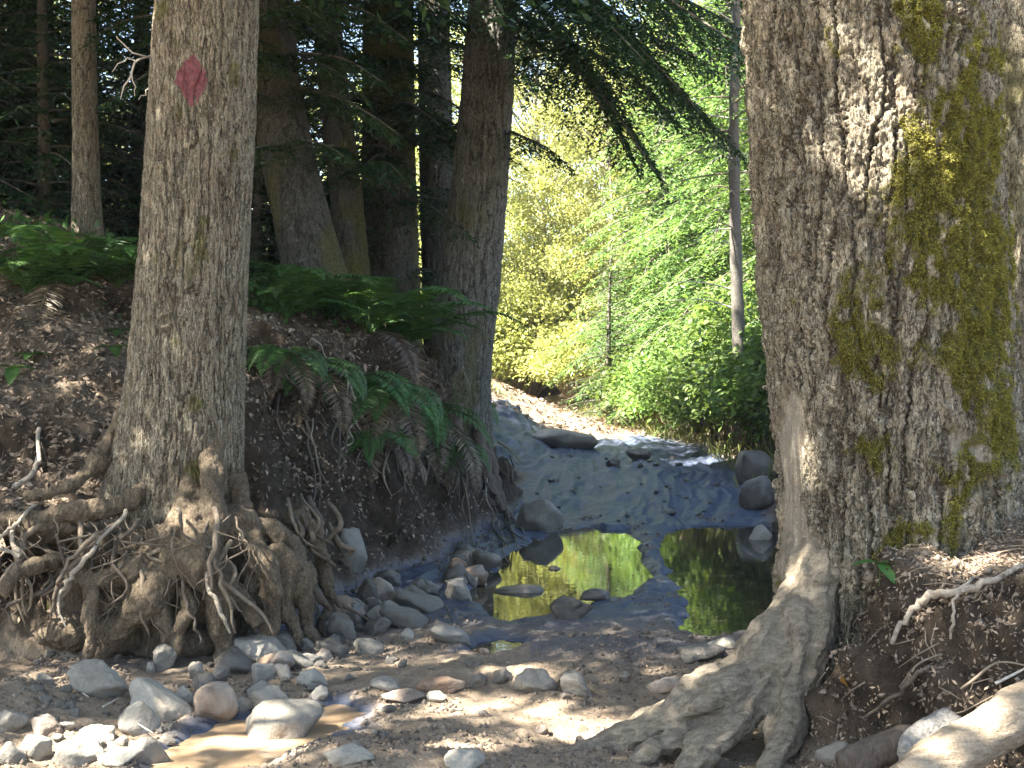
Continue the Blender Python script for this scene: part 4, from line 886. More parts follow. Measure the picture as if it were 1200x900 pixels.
# ------------------------------------------------------------------ ferns
def fern_frond(ln, az, lift, rng, n=34, width=.2, droop=.75, m=None):
    t = np.linspace(0, 1, 14); h = np.array([math.cos(az), math.sin(az), 0])
    rad = ln*(t-.18*t**2*0); el = lift*(1-t)-droop*t*t*.9
    ds = ln/13; P_ = np.zeros((14, 3)); a = lift
    for k in range(1, 14):
        a = lift-(lift+droop)*(k/13)**1.15
        P_[k] = P_[k-1]+ds*(h*math.cos(a)+np.array([0, 0, math.sin(a)]))
    P_ += .02*ln*np.stack([vn(t*3, rng.random()*50, k, 1) for k in range(3)], -1)*t[:, None]
    m = m or MB(); m.add(*tube(P_, .0045*(1-.85*t)+.0008, 4))
    tp = np.repeat(np.linspace(.14, .99, n), 2); sd = np.tile([1., -1.], n)
    B = np.stack([np.interp(tp, t, P_[:, k]) for k in range(3)], -1); g = np.gradient(P_, axis=0); tg = nrm(np.stack([np.interp(tp, t, g[:, k]) for k in range(3)], -1))
    s0 = nrm(np.cross(tg, np.array([0, 0, 1.])))*sd[:, None]
    prof = np.clip(np.sin(np.clip((tp-.02)/.98, 0, 1)**.72*PI), .05, 1)
    D = nrm(s0+tg*.38+np.array([0, 0, -.22])+rng.normal(0, .07, (len(tp), 3)))
    up = np.cross(s0*sd[:, None], tg); Sd = nrm(np.cross(D, nrm(up+rng.normal(0, .12, up.shape))))
    m.add(*diamonds(B, D, Sd, ln*width*prof, ln*.021+.003, np.array([0, 0, .05]))); return m
def fern(label, group, nf, ln, seed, mat='fern', az=(0, 360), lift=(.7, 1.35), droop=.65, dead=3):
    rng = np.random.default_rng(seed); root = thing('sword_fern', (0, 0, 0), label, 'fern', group)
    for k in range(nf):
        a = R(az[0]+(az[1]-az[0])*(k+rng.random()*.8)/nf)
        fern_frond(ln*rng.uniform(.7, 1.15), a, rng.uniform(*lift), rng, droop=droop*rng.uniform(.7, 1.3)).build('frond', M[mat], root, False)
    for k in range(dead):
        a = R(az[0]+(az[1]-az[0])*(k+rng.random())/dead); fern_frond(ln*rng.uniform(.7, 1.2), a, rng.uniform(-.3, .3), rng, droop=1.5).build('dead_frond', M['fern_dead'], root, False)
    return root
f1 = fern('sword fern with arching fronds growing on the left slope', 'sword ferns on the left bank', 14, .85, 401)
f2 = fern('hanging fern with fronds trailing down the steep dark bank', 'ferns hanging down the left bank', 9, .75, 402, az=(200, 360), lift=(.1, .8), droop=1.25, dead=4)
FERN_A = [(80, 338, 1.15, 'big sword fern at the foot of the slender pale trunk'), (140, 335, .9, 'sword fern between the slender pale trunk and the red-blazed trunk'), (30, 345, .8, 'dim sword fern at the left edge below the black trunk')]
FERN_B = [(335, 375, 1.0, 'sword fern right behind the foot of the red-blazed trunk'), (385, 375, 1.1, 'lush sword fern before the foot of the slanting trunk'), (432, 390, 1.2, 'largest sword fern on the bank crest, below the broad shaded trunk'), (478, 408, 1.1, 'sword fern on the bank crest touching the leaning trunk from the left'), (410, 350, 1., 'upright fern behind the crest below the slim mossy trunk'), (460, 370, 1.0, 'fern in deep shade at the foot of the broad shaded trunk'), (350, 345, .9, 'fern in a sun fleck under the slanting trunk')]
first = True
for px, py, sc, lab in FERN_A+FERN_B:
    g = ground_at(px, py, 8.2 if px < 300 else 9.5)
    if first: f1.location = g; f1.scale = (sc*1.25,)*3; f1['label'] = lab; first = False
    else: copy_tree(f1, g, px*.7, sc*1.25, lab)
FERN_C = [(490, 478, 1.15, 'fern trailing one long pale frond down the bank under the leaning trunk'), (455, 455, 1., 'fern drooping from the bank lip, left of the long trailing frond'), (420, 440, 1.0, 'fern drooping over the dark face in the middle of the bank'), (365, 425, .9, 'drooping fern near the red-blazed trunk with a long bent frond'), (540, 470, .8, 'fern tucked between the roots of the leaning trunk'), (330, 410, .7, 'small drooping fern close against the right side of the red-blazed trunk'), (520, 520, .8, 'low fern hanging near the foot of the leaning trunk'), (575, 470, .6, 'tuft of fern peeking out to the right of the leaning trunk'), (440, 505, .7, 'drooping fern on the bank face left of the leaning trunk roots')]
first = True
for px, py, sc, lab in FERN_C:
    g = ground_at(px, py, 8.0)-np.array([0, 0, .02])
    if first: f2.location = g; f2.scale = (sc*1.2,)*3; f2['label'] = lab; first = False
    else: copy_tree(f2, g, (px % 7-3)*.15, sc*1.2, lab)
f3 = fern('sword fern on the right bank beside the boulders', 'ferns right of the track', 11, .7, 403)
for k, (px, py, sc, lab) in enumerate([(838, 478, 1.1, 'fern on the right bank above the two dark boulders'), (872, 492, 1.0, 'pale green fern close to the massive mossy trunk, above the boulders'), (800, 488, .9, 'fern under the bushes at the right of the track crest')]):
    g = ground_at(px, py, 14.)
    if k == 0: f3.location = g; f3['label'] = lab
    else: copy_tree(f3, g, k*1.3, sc, lab)

# ------------------------------------------------------------------ rocks
_bm = bmesh.new(); bmesh.ops.create_icosphere(_bm, subdivisions=4, radius=1); ICO = np.array([v.co[:] for v in _bm.verts]); ICOT = np.array([[v.index for v in f.verts] for f in _bm.faces]); _bm.free()
def rock_mesh(seed, angular, dims):
    rg = np.random.default_rng(seed); n = 10 if angular else 15
    Nv = rvec(rg, n); dd = rg.uniform(.56 if angular else .66, 1.0, n); p = 60 if angular else 14
    s = np.maximum(ICO@Nv.T, 0)/dd; r = (s**p).sum(1)**(-1/p)
    r = np.minimum(r, 1.25)
    V = ICO*r[:, None]
    V = V/np.abs(V).max(0)
    V = V*(1+(.075 if angular else .05)*fbm(V[:, 0]*2.6+seed, V[:, 1]*2.6, V[:, 2]*2.6, 4, seed)[:, None])
    V = V*np.array(dims)*.5
    V = V+nrm(ICO)*(.004*fbm(V[:, 0]*45, V[:, 1]*45, V[:, 2]*45, 2, seed))[:, None]
    return mesh_of('stone', V, None, ICOT, True)
def rock(name, px, py, w, h, label, kind='g', mat='rock_grey', tilt=0., group=None, depth=.9, sink=.42, seed=None, d=None):
    """px, py: centre of the stone in the photograph; w, h: its size there"""
    sd = seed if seed is not None else int(px*7+py*13)
    g = ground_at(px, py+h*.5*(1-sink)) if d is None else at(px, py+h*.5, d)
    k = g[1]/F; W_, H_ = w*k*1.02, h*k/(1-sink*.5)
    D_ = max(W_*depth*.85, H_*.8)
    o = link(name, rock_mesh(sd, kind == 'a', (W_, D_, H_)), M[mat])
    o.location = (g[0], g[1]+D_*.35, g[2]+H_*(.5-sink*.6)); o.rotation_euler = (0, R(tilt), R((sd % 40)-20) if kind != 'a' else R((sd % 24)-12))
    return tag(o, label, 'rock', group)
RK = [
 (110, 808, 68, 42, 'squarish pale boulder on the brown soil heap at lower left', 'a', 'rock_pale', 5),
 (245, 830, 60, 46, 'white stone with a rust-brown right face, beside the tan puddle', 'a', 'rock_brown', -8),
 (320, 862, 112, 50, 'large white slab slanting up to the right beside the tan puddle', 'a', 'rock_pale', -14),
 (313, 830, 50, 32, 'grey block directly behind the large white slab', 'a', 'rock_grey', -6),
 (180, 830, 84, 44, 'long pale stone dipping right, half buried behind the rust-faced stone', 'a', 'rock_pale', 22),
 (158, 850, 52, 36, 'dull grey muddy stone in front of the long dipping stone', 'g', 'rock_grey', 10),
 (189, 777, 28, 34, 'upright light cobble under the bared roots', 'a', 'rock_grey', 12),
 (175, 785, 11, 15, 'tiny white pebble leaning on the upright light cobble', 'g', 'rock_pale', 0),
 (226, 789, 24, 32, 'small upright grey stone under the bared roots, right of the light cobble', 'a', 'rock_grey', -6),
 (301, 768, 66, 36, 'long smooth cobble lying aslant against the roots', 'g', 'rock_grey', 34),
 (270, 782, 52, 28, 'brown stone tucked left of the long aslant cobble', 'g', 'rock_dark', 30),
 (347, 780, 42, 18, 'flat pale stone just right of the long aslant cobble', 'g', 'rock_grey', 18),
 (364, 797, 40, 20, 'flat light wedge-shaped stone pointing towards the track', 'a', 'rock_pale', 15),
 (375, 815, 22, 16, 'small round light stone below the wedge-shaped stone', 'g', 'rock_pale', 0),
 (352, 831, 18, 9, 'flat little stone in a row beside the grey block', 'g', 'rock_grey', 0),
 (301, 813, 28, 22, 'grey cobble leaning on top of the grey block', 'g', 'rock_grey', 20),
 (284, 828, 26, 14, 'little whitish stone left of the grey block', 'g', 'rock_pale', 0),
 (215, 818, 24, 20, 'white stone lump left above the rust-faced stone', 'a', 'rock_pale', 0),
 (238, 804, 30, 22, 'dark pitted stone between the upright stones and the rust-faced stone', 'a', 'rock_dark', 0),
 (255, 792, 22, 20, 'brown rounded stone under the roots, above the dark pitted stone', 'g', 'rock_dark', 10),
 (12, 850, 40, 32, 'big rounded stone at the left picture edge, on the soil heap', 'g', 'rock_grey', 10),
 (50, 858, 42, 26, 'rounded buff stone beside the stone at the left picture edge', 'g', 'rock_brown', 0),
 (42, 884, 44, 30, 'buff cobble at lower left in front of the rounded buff stone', 'g', 'rock_grey', 0),
 (88, 890, 68, 28, 'white cobble cut off by the bottom of the picture at left', 'g', 'rock_pale', 0),
 (76, 852, 20, 10, 'small flat white chip on the soil heap', 'a', 'rock_pale', 0),
 (112, 866, 48, 20, 'low white broken stone between the buff cobbles and the tan puddle', 'a', 'rock_pale', 8),
 (168, 882, 56, 28, 'jagged white stone at the left shore of the tan puddle', 'a', 'rock_pale', 10),
 (135, 893, 50, 18, 'flat white stone at the bottom, left of the jagged white stone', 'a', 'rock_pale', 0),
 (8, 888, 34, 30, 'grey stone in the lower left corner', 'g', 'rock_grey', 0),
 (50, 800, 22, 14, 'small grey stone at the foot of the undercut bank', 'g', 'rock_grey', 0),
 (115, 787, 26, 12, 'flat dim stone right under the undercut, above the squarish boulder', 'g', 'rock_dark', 0),
 (410, 654, 48, 62, 'tall pale rounded boulder leaning on the dark bank', 'g', 'rock_grey', 8),
 (434, 696, 42, 34, 'dark domed cobble at the foot of the tall pale boulder', 'g', 'rock_dark', 12),
 (415, 722, 32, 24, 'light cobble in the stone row below the dark domed cobble', 'g', 'rock_grey', 20),
 (441, 739, 36, 24, 'reddish-grey round stone in the middle of the stone row', 'g', 'rock_dark', 0),
 (492, 711, 74, 18, 'long low slab at the far end of the stone row', 'g', 'rock_grey', 16),
 (470, 730, 84, 24, 'long smooth slab dipping to the right in the stone row', 'g', 'rock_grey', 24),
 (527, 749, 56, 20, 'low slab reaching the little mirror puddle', 'g', 'rock_grey', 16),
 (478, 745, 20, 14, 'small pale stone under the dipping smooth slab', 'g', 'rock_pale', 0),
 (402, 742, 40, 26, 'dim stone right of the gnarled roots', 'g', 'rock_grey', 26),
 (385, 764, 38, 24, 'grey stone wedged below the gnarled roots', 'g', 'rock_dark', 24),
 (428, 762, 44, 16, 'flat grey stone half sunk in mud before the stone row', 'g', 'rock_grey', 10),
 (490, 695, 44, 18, 'dark flat stone behind the long low slab', 'g', 'rock_dark', 8),
 (568, 661, 38, 26, 'pale-topped stone at the left shore of the big puddle', 'g', 'rock_grey', 0),
 (632, 611, 58, 40, 'large rounded boulder at the far shore of the big puddle', 'g', 'rock_grey', 8),
 (607, 697, 62, 16, 'low flat dark stone lying in the big puddle', 'g', 'rock_dark', 0),
 (672, 716, 50, 28, 'dark wedge stone at the near shore of the big puddle', 'a', 'rock_dark', -14),
 (700, 698, 40, 13, 'flat dark stone right of the wedge stone, in the water', 'g', 'rock_dark', 0),
 (652, 670, 15, 10, 'single black little stone in the middle of the big puddle', 'g', 'rock_dark', 0),
 (627, 803, 52, 28, 'smooth oval stone on the foreground mud, left of its twin', 'g', 'rock_grey', 4),
 (675, 809, 44, 28, 'light rounded stone pointing right on the foreground mud', 'g', 'rock_pale', 16),
 (588, 797, 26, 20, 'dark stone left of the smooth oval stone', 'a', 'rock_dark', 0),
 (556, 801, 26, 22, 'dark lump at the left end of the foreground stone line', 'a', 'rock_dark', 0),
 (556, 778, 22, 14, 'dark stone right beside the little mirror puddle', 'g', 'rock_dark', 0),
 (455, 806, 44, 18, 'pale flat stone in the sun patch, farthest left of the foreground', 'a', 'rock_pale', 0),
 (470, 820, 50, 14, 'pinkish flat stone sunk in the sunny mud', 'g', 'rock_brown', 0),
 (512, 808, 66, 20, 'low pinkish hump of stone in the sunny mud', 'g', 'rock_brown', 0),
 (508, 819, 28, 12, 'small white stone before the pinkish hump', 'g', 'rock_pale', 0),
 (885, 558, 58, 46, 'larger dark grey boulder at the right shore, behind its twin', 'g', 'rock_dark', -10),
 (886, 586, 46, 42, 'smaller grey boulder in front at the right shore', 'g', 'rock_dark', 0),
 (895, 631, 34, 24, 'pale stone peeking out left of the mossy trunk, in the right puddle', 'g', 'rock_pale', 0),
 (792, 811, 66, 22, 'long brown low stone left of the splayed root', 'g', 'rock_brown', 0),
 (822, 772, 60, 20, 'dark grey low stone behind the splayed root', 'g', 'rock_dark', 0),
 (850, 757, 40, 14, 'whitish flat stone at the near end of the right puddle', 'g', 'rock_pale', 0),
 (722, 735, 14, 10, 'tiny white stone lying on the mud hump', 'g', 'rock_pale', 0),
 (662, 517, 78, 24, 'broad pale flat boulder at the track crest, left side', 'g', 'rock_grey', 4),
 (748, 532, 32, 16, 'dark stone on the muddy rise, right of the crest boulder', 'g', 'rock_dark', 0),
 (719, 541, 18, 14, 'black little stone on the muddy rise', 'a', 'rock_dark', 0),
 (787, 600, 18, 8, 'small dark stone at the top of the right puddle', 'g', 'rock_dark', 0),
 (980, 890, 40, 26, 'smooth grey stone in the duff at the bottom, right of the splayed root', 'g', 'rock_grey', -10),
 (408, 893, 60, 22, 'white stone cut by the bottom of the picture behind the mud hump', 'g', 'rock_pale', 0),
 (540, 896, 60, 20, 'white stone peeking over the bottom of the picture at centre', 'g', 'rock_pale', 0),
 (1120, 838, 26, 22, 'grey stone beside the barkless log chunks', 'a', 'rock_grey', 0),
]
for row in RK:
    rock('boulder' if row[2] > 60 else 'stone', *row[:5], *row[5:])
rr = np.random.default_rng(77)
PEB = [('small grey pebble among the stones below the left bank', 'pebbles below the left bank', (20, 470, 765, 890), 120, 'rock_grey'),
       ('small muddy pebble scattered on the foreground track', 'pebbles on the foreground track', (400, 860, 760, 880), 45, 'rock_brown'),
       ('small dark wet pebble on the muddy rise behind the puddles', 'pebbles on the muddy rise', (610, 860, 525, 610), 40, 'rock_dark')]
PM = [rock_mesh(900+k, k % 2 == 0, (1, .85, .6)) for k in range(6)]
for lab, grp, (x0, x1, y0, y1), n, mt in PEB:
    meshes = [m.copy() for m in PM]
    for m in meshes: m.materials.append(M[mt])
    for k in range(n):
        g = ground_at(rr.uniform(x0, x1), rr.uniform(y0, y1)); s = (5+18*rr.random()**2)*g[1]/F if mt != 'rock_dark' else rr.uniform(4, 11)*g[1]/F
        if g[2] > .9: continue
        o = link('pebble', meshes[k % 6], None); o.location = (g[0], g[1], g[2]+s*.12); o.scale = (s, s, s); o.rotation_euler = (rr.normal(0, .3), rr.normal(0, .3), rr.uniform(0, 6))
        tag(o, lab, 'pebble', grp)

for k in range(46):                            # the crowded row along the foot of the left bank
    u = rr.random(); px = np.interp(u, [0, .3, .65, 1], [300, 375, 450, 560])+rr.normal(0, 16); py = np.interp(u, [0, .3, .65, 1], [775, 742, 700, 662])+rr.uniform(-14, 26)
    w = rr.uniform(16, 44)
    rock('stone', px, py, w, w*rr.uniform(.45, .8), 'grey stone in the crowded row along the foot of the left bank', 'ag'[k % 2], ['rock_grey', 'rock_dark', 'rock_grey', 'rock_brown'][k % 4], rr.uniform(0, 30), 'stones crowded along the foot of the left bank', seed=500+k)
# ------------------------------------------------------------------ logs, sticks, small plants
def log(name, label, pts, mat, nc=22, rough=.10, seed=0, extra=None, fib=.12):
    A_ = np.array([np.r_[at(a, b, d), r] for a, b, d, r in pts]); s = spline(A_, 14*len(pts))
    v, q, t3 = tube(s[:, :3], s[:, 3], nc, seed, rough, 9., fib); m = MB(); m.add(v, q, t3)
    root = thing(name, tuple(A_[0, :3]), label, 'log'); kids = [m.build('wood', M[mat])]
    if extra: kids += extra
    rebase(kids, root); return root
log('peeled_log', 'smooth barkless tan log lying aslant in the lower right corner', [(1060, 925, 4.05, .075), (1120, 882, 4.15, .08), (1180, 845, 4.28, .082), (1250, 800, 4.45, .08)], 'log', 28, .08, 3)
log('log_chunk', 'pale grey cracked log chunk left of the tan log', [(1070, 892, 4.35, .06), (1085, 872, 4.4, .078), (1102, 858, 4.45, .074), (1112, 852, 4.5, .06)], 'log_grey', 24, .22, 5)
log('log_chunk', 'pale log chunk with a dark knot hole behind the tan log', [(1118, 850, 4.5, .055), (1140, 836, 4.55, .062), (1165, 822, 4.6, .058), (1185, 815, 4.65, .045)], 'log_grey', 24, .18, 6)
log('rotten_log', 'low rotten brown log half buried in the duff left of the pale chunks', [(985, 895, 4.45, .04), (1020, 884, 4.48, .055), (1060, 872, 4.5, .06), (1085, 868, 4.55, .04)], 'root_dark', 20, .3, 7)
def stick(label, pts, r, mat='twig', name='stick'):
    A_ = np.array([np.r_[ground_at(a, b)+[0, 0, up], r*q] for (a, b, up), q in zip(pts, np.linspace(1, .4, len(pts)))]); s = spline(A_, 10*len(pts)); m = MB(); m.add(*tube(s[:, :3], s[:, 3], 7, 3, .15, 20.)); tag(m.build(name, M[mat]), label, 'stick')
stick('pale bent stick lying on the left slope near the picture edge', [(14, 572, .02), (38, 556, .03), (45, 520, .03), (42, 500, .01)], .010, 'deadtwig')
stick('straw-coloured stick slanting on the soil before the squarish boulder', [(92, 812, .01), (103, 823, .03)], .005, 'deadtwig')
stick('short pale stick below the squarish boulder, lying the other way', [(120, 833, .02), (138, 825, .03)], .005, 'deadtwig')
stick('thin straw-coloured stick pointing down towards the tan puddle', [(148, 848, .03), (178, 872, .05)], .004, 'deadtwig')
stick('long thin root-like stick hanging down the dark bank face, middle', [(400, 480, .03), (420, 520, .05), (440, 560, .04), (450, 582, .02)], .012, 'twig')
stick('pale stick leaning down the dark bank, left of the trailing fern', [(345, 470, .03), (362, 520, .05), (375, 560, .05), (378, 588, .02)], .010, 'twig')
stick('short stick on the duff beneath the yellow leaf', [(1018, 826, .02), (1025, 795, .04)], .006, 'twig')
stick('twig crossing the duff right of the yellow leaf', [(1050, 810, .02), (1075, 790, .03), (1100, 774, .02)], .006, 'twig')
stick('fallen branch across the duff above the pale log chunks', [(1085, 845, .03), (1130, 815, .04), (1170, 795, .04), (1205, 790, .03)], .007, 'twig')
stick('white twig poking up beside the tan log', [(1165, 822, .06), (1190, 812, .08), (1204, 804, .06)], .006, 'deadtwig')
stick('dark branch lying on the bank right of the leaning trunk', [(585, 520, .05), (600, 530, .05), (612, 545, .03)], .02, 'twig')
# yellow fallen leaf
g = ground_at(994, 812); t_ = np.linspace(0, 1, 9); w_ = .030*np.sin(np.clip(t_, .02, .98)*PI)**.7*(1+.25*np.sin(t_*17)); mid = np.c_[.075*(t_-.5), 0*t_, .012+.012*np.cos(t_*5)]
Vl = np.concatenate([mid+np.c_[0*t_, w_, .010+0*t_], mid, mid+np.c_[0*t_, -w_, .008+0*t_]]); Ql = [[r_*9+k, r_*9+k+1, (r_+1)*9+k+1, (r_+1)*9+k] for r_ in (0, 1) for k in range(8)]
o = link('fallen_leaf', mesh_of('fallen_leaf', Vl, np.array(Ql)), M['yellow']); o.location = g+[0, -.02, .03]; o.rotation_euler = (R(38), 0, R(12)); tag(o, 'single yellow fallen leaf on the dark duff by the mossy trunk', 'leaf')
# small broadleaved seedlings
def seedling(label, px, py, sc, leaves, d=None, stem=.09):
    g = ground_at(px, py) if d is None else at(px, py, d)
    root = thing('seedling', tuple(g), label, 'plant'); kids = []
    s = spline([(0, 0, -.02, .003), (.004, 0, stem*.5, .0025), (0, -.01, stem, .002)], 8); m = MB(); m.add(*tube(s[:, :3], s[:, 3], 5)); kids.append(m.build('stem', M['bush'], root))
    for az, el, ln in leaves:
        t_ = np.linspace(0, 1, 9); w_ = ln*.30*np.sin(np.clip(t_, .015, .99)**.8*PI)**.8; az = R(az); h = np.array([math.cos(az), math.sin(az), 0]); sd = np.array([-math.sin(az), math.cos(az), 0]); up = np.array([0, 0, 1.])
        mid = np.array([0, -.01, stem])+h*(ln*t_*math.cos(R(el)))[:, None]+up*(ln*(t_*math.sin(R(el))-.25*t_**2))[:, None]
        Vv = np.concatenate([mid+sd*w_[:, None]+up*.25*w_[:, None], mid, mid-sd*w_[:, None]+up*.25*w_[:, None]]); link('leaf', mesh_of('leaf', Vv, np.array(Ql)), M['fern'], root)
    root.scale = (sc,)*3
seedling('three-leaved green seedling at the foot of the mossy trunk', 1030, 682, 1., [(185, 10, .11), (-70, -25, .10), (-10, 8, .10)], stem=.07)
seedling('blue-green seedling with drooping leaves at the left picture edge on the slope', 18, 445, 1.3, [(200, 5, .12), (-80, -30, .12), (-15, 5, .11), (90, 10, .1)], stem=.06)
seedling('small green seedling left of the red-blazed trunk, high on the slope', 133, 420, 1.2, [(190, 5, .12), (-60, -20, .1), (0, 8, .12), (80, 10, .1)], stem=.06)
seedling('low green seedling on the slope next to the foot of the blazed trunk', 140, 398, 1.2, [(170, 5, .12), (-90, -10, .1), (10, 8, .12)], stem=.05)
seedling('seedling on the slope between the blue-green seedling and the ferns', 40, 424, 1.1, [(170, 5, .12), (-90, -10, .1), (10, 8, .12), (60, 0, .1)], stem=.05)

# ------------------------------------------------------------------ litter and ground cover (uncountable)
rng = np.random.default_rng(66)
def scatter(n, xr, yr, cond):
    box = np.argwhere((GP[..., 0] > xr[0]) & (GP[..., 0] < xr[1]) & (GP[..., 1] > yr[0]) & (GP[..., 1] < yr[1])); c_ = box[rng.integers(0, len(box), n)]
    a_, b_ = c_[:, 0], c_[:, 1]; p_ = GP[a_, b_]; ok = cond(p_[:, 0], p_[:, 1], sL[a_, b_], sR[a_, b_], pd[a_, b_]); a_, b_ = a_[ok], b_[ok]
    q_ = GN[a_, b_]; p_ = GP[a_, b_]+rng.uniform(-.5, .5, (len(a_), 1))*(GP[a_, b_+1]-GP[a_, b_])+rng.uniform(-.5, .5, (len(a_), 1))*(GP[a_+1, b_]-GP[a_, b_])
    return p_, q_
def scatter_far(n, xr, yr, cond):
    x = rng.uniform(*xr, n); y_ = rng.uniform(*yr, n)
    h, sl_, sr_, wl_, wr_, pd_ = base_h(x, y_); ok = cond(x, y_, sl_, sr_, pd_)
    x, y_, h = x[ok], y_[ok], h[ok]; e_ = .03
    gx = (base_h(x+e_, y_)[0]-h)/e_; gy = (base_h(x, y_+e_)[0]-h)/e_
    n_ = nrm(np.stack([-gx, -gy, np.ones_like(gx)], -1)); return np.stack([x, y_, h], -1), n_
def flakes(P_, n_, ln, ar, lift, tilt=.45):
    m = len(P_); D = rvec(rng, m); D = nrm(D-n_*(D*n_).sum(1, keepdims=True)+n_*rng.normal(0, tilt*.5, (m, 1)))
    nn = nrm(n_+rng.normal(0, tilt, (m, 3))); Sd = nrm(np.cross(D, nn)); ln = rng.uniform(ln[0], ln[1], m)
    return diamonds(P_+n_*rng.uniform(lift[0], lift[1], m)[:, None]-D*ln[:, None]*.5, D, Sd, ln, ln*rng.uniform(ar[0], ar[1], m), n_*.10)
lit = MB()
P_, n_ = scatter(60000, (-5.2, .6), (6.6, 14), lambda x, y_, a, b, p: (a > .10) & (rng.random(len(x)) < .35+.65*(a > .35)))
lit.add(*flakes(P_, n_, (.018, .055), (.3, .65), (.0, .03)))
P_, n_ = scatter(60000, (.95, 3.6), (3.7, 7), lambda x, y_, a, b, p: b > -.03)
lit.add(*flakes(P_, n_, (.007, .028), (.2, .55), (.0, .02), .7))
P_, n_ = scatter(9000, (-2.6, 1.6), (4.2, 8), lambda x, y_, a, b, p: (a < .0) & (b < 0) & (p < -.08))
lit.add(*flakes(P_, n_, (.008, .024), (.2, .5), (.004, .014), .25))
P_, n_ = scatter_far(2600, (-2.6, 2.2), (21, 28), lambda x, y_, a, b, p: b < .3)
lit.add(*flakes(P_, n_, (.05, .14), (.3, .7), (.0, .05)))
P_, n_ = scatter(5200, (-.6, 2.4), (7.2, 13.6), lambda x, y_, a, b, p: (p > -.04) & (rng.random(len(x)) < .018)); P_[:, 2] = .004; n_ = n_*0+np.array([0, 0, 1.])
lit.add(*flakes(P_, n_, (.02, .05), (.3, .7), (.0, .004), .06))
tag(lit.build('leaf_litter', M['litter'], None, False), 'brown fallen leaves and needles covering the banks', 'leaf litter', kind='stuff')
cl = MB(); OCT = np.array([[1, 0, 0], [-1, 0, 0], [0, 1, 0], [0, -1, 0], [0, 0, 1], [0, 0, -1.]]); OT = np.array([[0, 2, 4], [2, 1, 4], [1, 3, 4], [3, 0, 4], [2, 0, 5], [1, 2, 5], [3, 1, 5], [0, 3, 5]])
for n, xr, yr, cond in ((16000, (-3, 2), (4.2, 7.6), lambda x, y_, a, b, p: (a < .1) & (b < .1) & (p < -.05) & (fbm(x*2.2, y_*2.2, 0, 3, 7) > -.1)), (9000, (-1.5, 2.8), (7.6, 14), lambda x, y_, a, b, p: (a < .05) & (b < .05) & (p < -.04) & (fbm(x*2.2, y_*2.2, 0, 3, 8) > .0)), (9000, (-3.5, .3), (6.7, 13.5), lambda x, y_, a, b, p: (a > -.1) & (a < .7)), (14000, (.95, 3.2), (3.7, 6.6), lambda x, y_, a, b, p: b > -.05)):
    P_, n_ = scatter(n, xr, yr, cond); m = len(P_); s_ = .004+.016*rng.random(m)**3
    V = OCT[None]*rng.uniform(.6, 1.3, (m, 6, 1))*s_[:, None, None]*(P_[:, 1]/6)[:, None, None]**.5+rng.normal(0, .15, (m, 6, 3))*s_[:, None, None]+P_[:, None]
    cl.add(V.reshape(-1, 3), None, (OT[None]+np.arange(m)[:, None, None]*6).reshape(-1, 3))
t = NT('soil_crumbs'); rnd = t.n('NewGeometry').outputs['Random Per Island']; t.p(Base_Color=t.mix(rnd, (.07, .052, .037), (.24, .185, .135)), Roughness=.85)
tag(cl.build('soil_crumbs', t.m), 'crumbs of soil and grit on the track and bank', 'soil crumbs', kind='stuff')
tw = MB()
for (n, xr, yr, cond) in ((1500, (-5, .4), (6.7, 14), lambda x, y_, a, b, p: a > .05), (1100, (1.0, 3.3), (3.8, 6.8), lambda x, y_, a, b, p: b > .02)):
    P_, n_ = scatter(n, xr, yr, cond)
    for p, q in zip(P_, n_):
        d_ = rvec(rng, 1)[0]; d_ = nrm(d_-q*d_.dot(q)); ln = rng.uniform(.05, .22); s_ = np.cross(d_, q)
        c = np.array([p+q*.012-d_*ln/2, p+q*.022+s_*rng.normal(0, .012), p+q*.012+d_*ln/2]); tw.add(*tube(c, [.0028, .0026, .0014], 4))
tag(tw.build('twig_litter', M['twig']), 'thin dead twigs strewn over both banks', 'twigs', kind='stuff')
gr = MB()
P_, n_ = scatter_far(9000, (1.2, 5.5), (15.5, 27), lambda x, y_, a, b, p: (b > -.12) & (b < 1.1))
m = len(P_); D = nrm(np.array([0, 0, 1.])+rng.normal(0, .42, (m, 3))); gr.add(*diamonds(P_, D, nrm(np.cross(D, rvec(rng, m))), rng.uniform(.12, .42, m), rng.uniform(.008, .018, m)))
P_, n_ = scatter_far(6000, (-5, 2), (19, 28), lambda x, y_, a, b, p: (a > .9) & (fbm(x*.9, y_*.9, 0, 2, 3) > .0))
m = len(P_); D = nrm(np.array([0, 0, 1.])+rng.normal(0, .42, (m, 3))); gr.add(*diamonds(P_, D, nrm(np.cross(D, rvec(rng, m))), rng.uniform(.10, .3, m), rng.uniform(.008, .018, m)))
tag(gr.build('grass', M['grass'], None, False), 'loose grass along the sunlit verges behind the crest', 'grass', kind='stuff')
und = MB()
P_, n_ = scatter_far(14000, (-9, -.7), (9.5, 19), lambda x, y_, a, b, p: (a > 1.0) & (fbm(x*1.1, y_*1.1, 0, 3, 13) > -.05))
m = len(P_); D = nrm(rvec(rng, m)+np.array([0, 0, .2])); P_ = P_+np.array([0, 0, 1.])*(rng.uniform(.02, .35, m)**1.3)[:, None]
ln = rng.uniform(.04, .10, m); und.add(*diamonds(P_, D, nrm(np.cross(D, nrm(np.array([0, 0, 1.])+rng.normal(0, .4, (m, 3))))), ln, ln*.6))
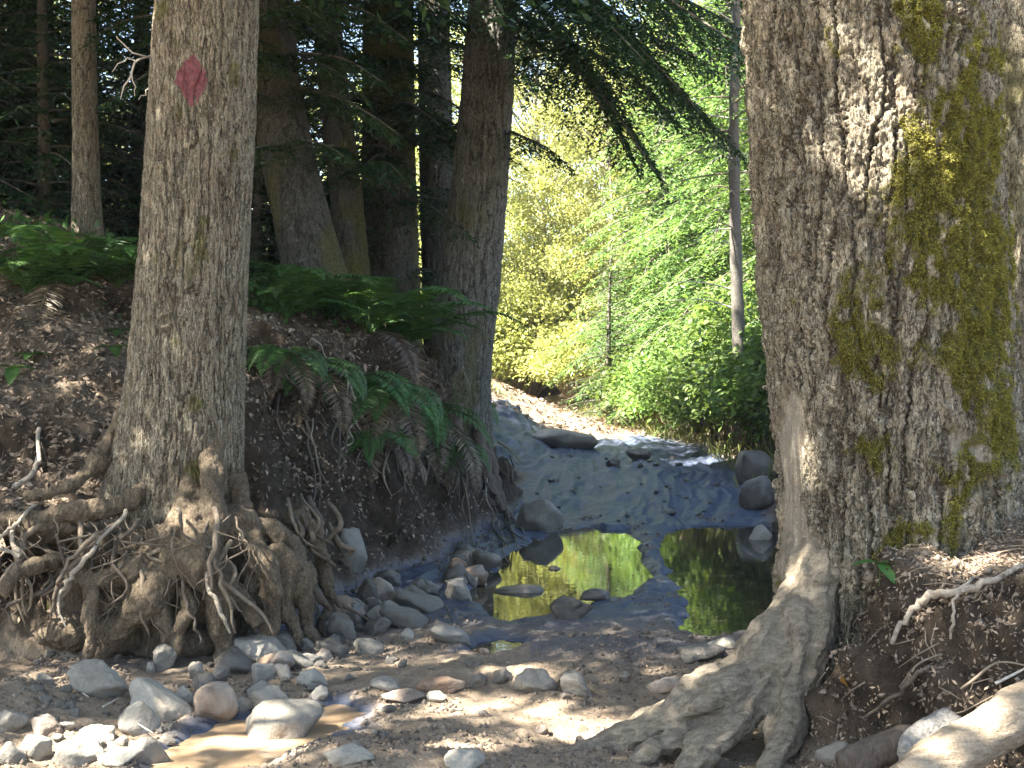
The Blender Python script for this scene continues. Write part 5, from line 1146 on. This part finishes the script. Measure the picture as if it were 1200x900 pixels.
tag(und.build('undergrowth', M['fern'], None, False), 'low green undergrowth on the shaded left slope', 'undergrowth', kind='stuff')

# ------------------------------------------------------------------ sunlit air
HAZE = 0.0008
if HAZE:
    V_ = np.array([[x, y_, z] for x in (-60., 60.) for y_ in (-40., 90.) for z in (-2.5, 26.)]); Q_ = np.array([[0, 1, 3, 2], [4, 6, 7, 5], [0, 4, 5, 1], [2, 3, 7, 6], [0, 2, 6, 4], [1, 5, 7, 3]])
    t = NT('haze_air'); t.t.nodes.remove(t.b); v = t.n('VolumePrincipled', {'Density': HAZE, 'Color': (.93, .96, 1., 1), 'Anisotropy': .3}); t.t.links.new(v.outputs[0], t.out.inputs['Volume'])
    tag(link('haze', mesh_of('haze', V_, Q_, None, False), t.m), 'thin sunlit haze between the trees', 'haze', kind='stuff')

# ------------------------------------------------------------------ tall unseen trees added out of view so their crowns shade the track
rng = np.random.default_rng(99)
for k, (x, y_, rad, z0, z1, n) in enumerate([(-6.5, 3.2, 4.4, 5.0, 13, 360), (-7.6, 7.6, 4.4, 5.6, 14, 360), (-8.6, 11.2, 4.2, 6.2, 14, 330), (-4.6, 10.4, 3.6, 6.6, 13, 260), (-4.0, 1.0, 3.6, 6.0, 12, 240), (-2.0, -1.6, 3.2, 6.0, 11, 200), (-9.5, 14.6, 3.6, 7.4, 14, 260)]):
    root = thing('shade_tree', (x, y_, hz(x, y_) if y_ > 2 else 0), ['tall conifer left of the view, nearest the camera', 'tall conifer left of the view, beside the red-blazed trunk', 'tall conifer up the left slope, out of view', 'tall conifer above the ferns on the left slope', 'tall conifer to the left behind the camera', 'tall conifer right behind the camera', 'tall conifer far up the left slope'][k], 'tree')
    z = np.linspace(-.4, z1, 30); m = MB(); m.add(*tube(np.c_[np.full(30, 0.), np.full(30, 0.), z]+np.array(root.location), np.interp(z, [0, z1], [.3, .05]), 18, k, .1, 5.))
    kids = [m.build('trunk', M['bark_dark']), canopy(None, (x, y_), rad, z0, z1, rng, M['fir'], n, 80)]
    if x > -5 and y_ > 5: pass
    rebase(kids, root)
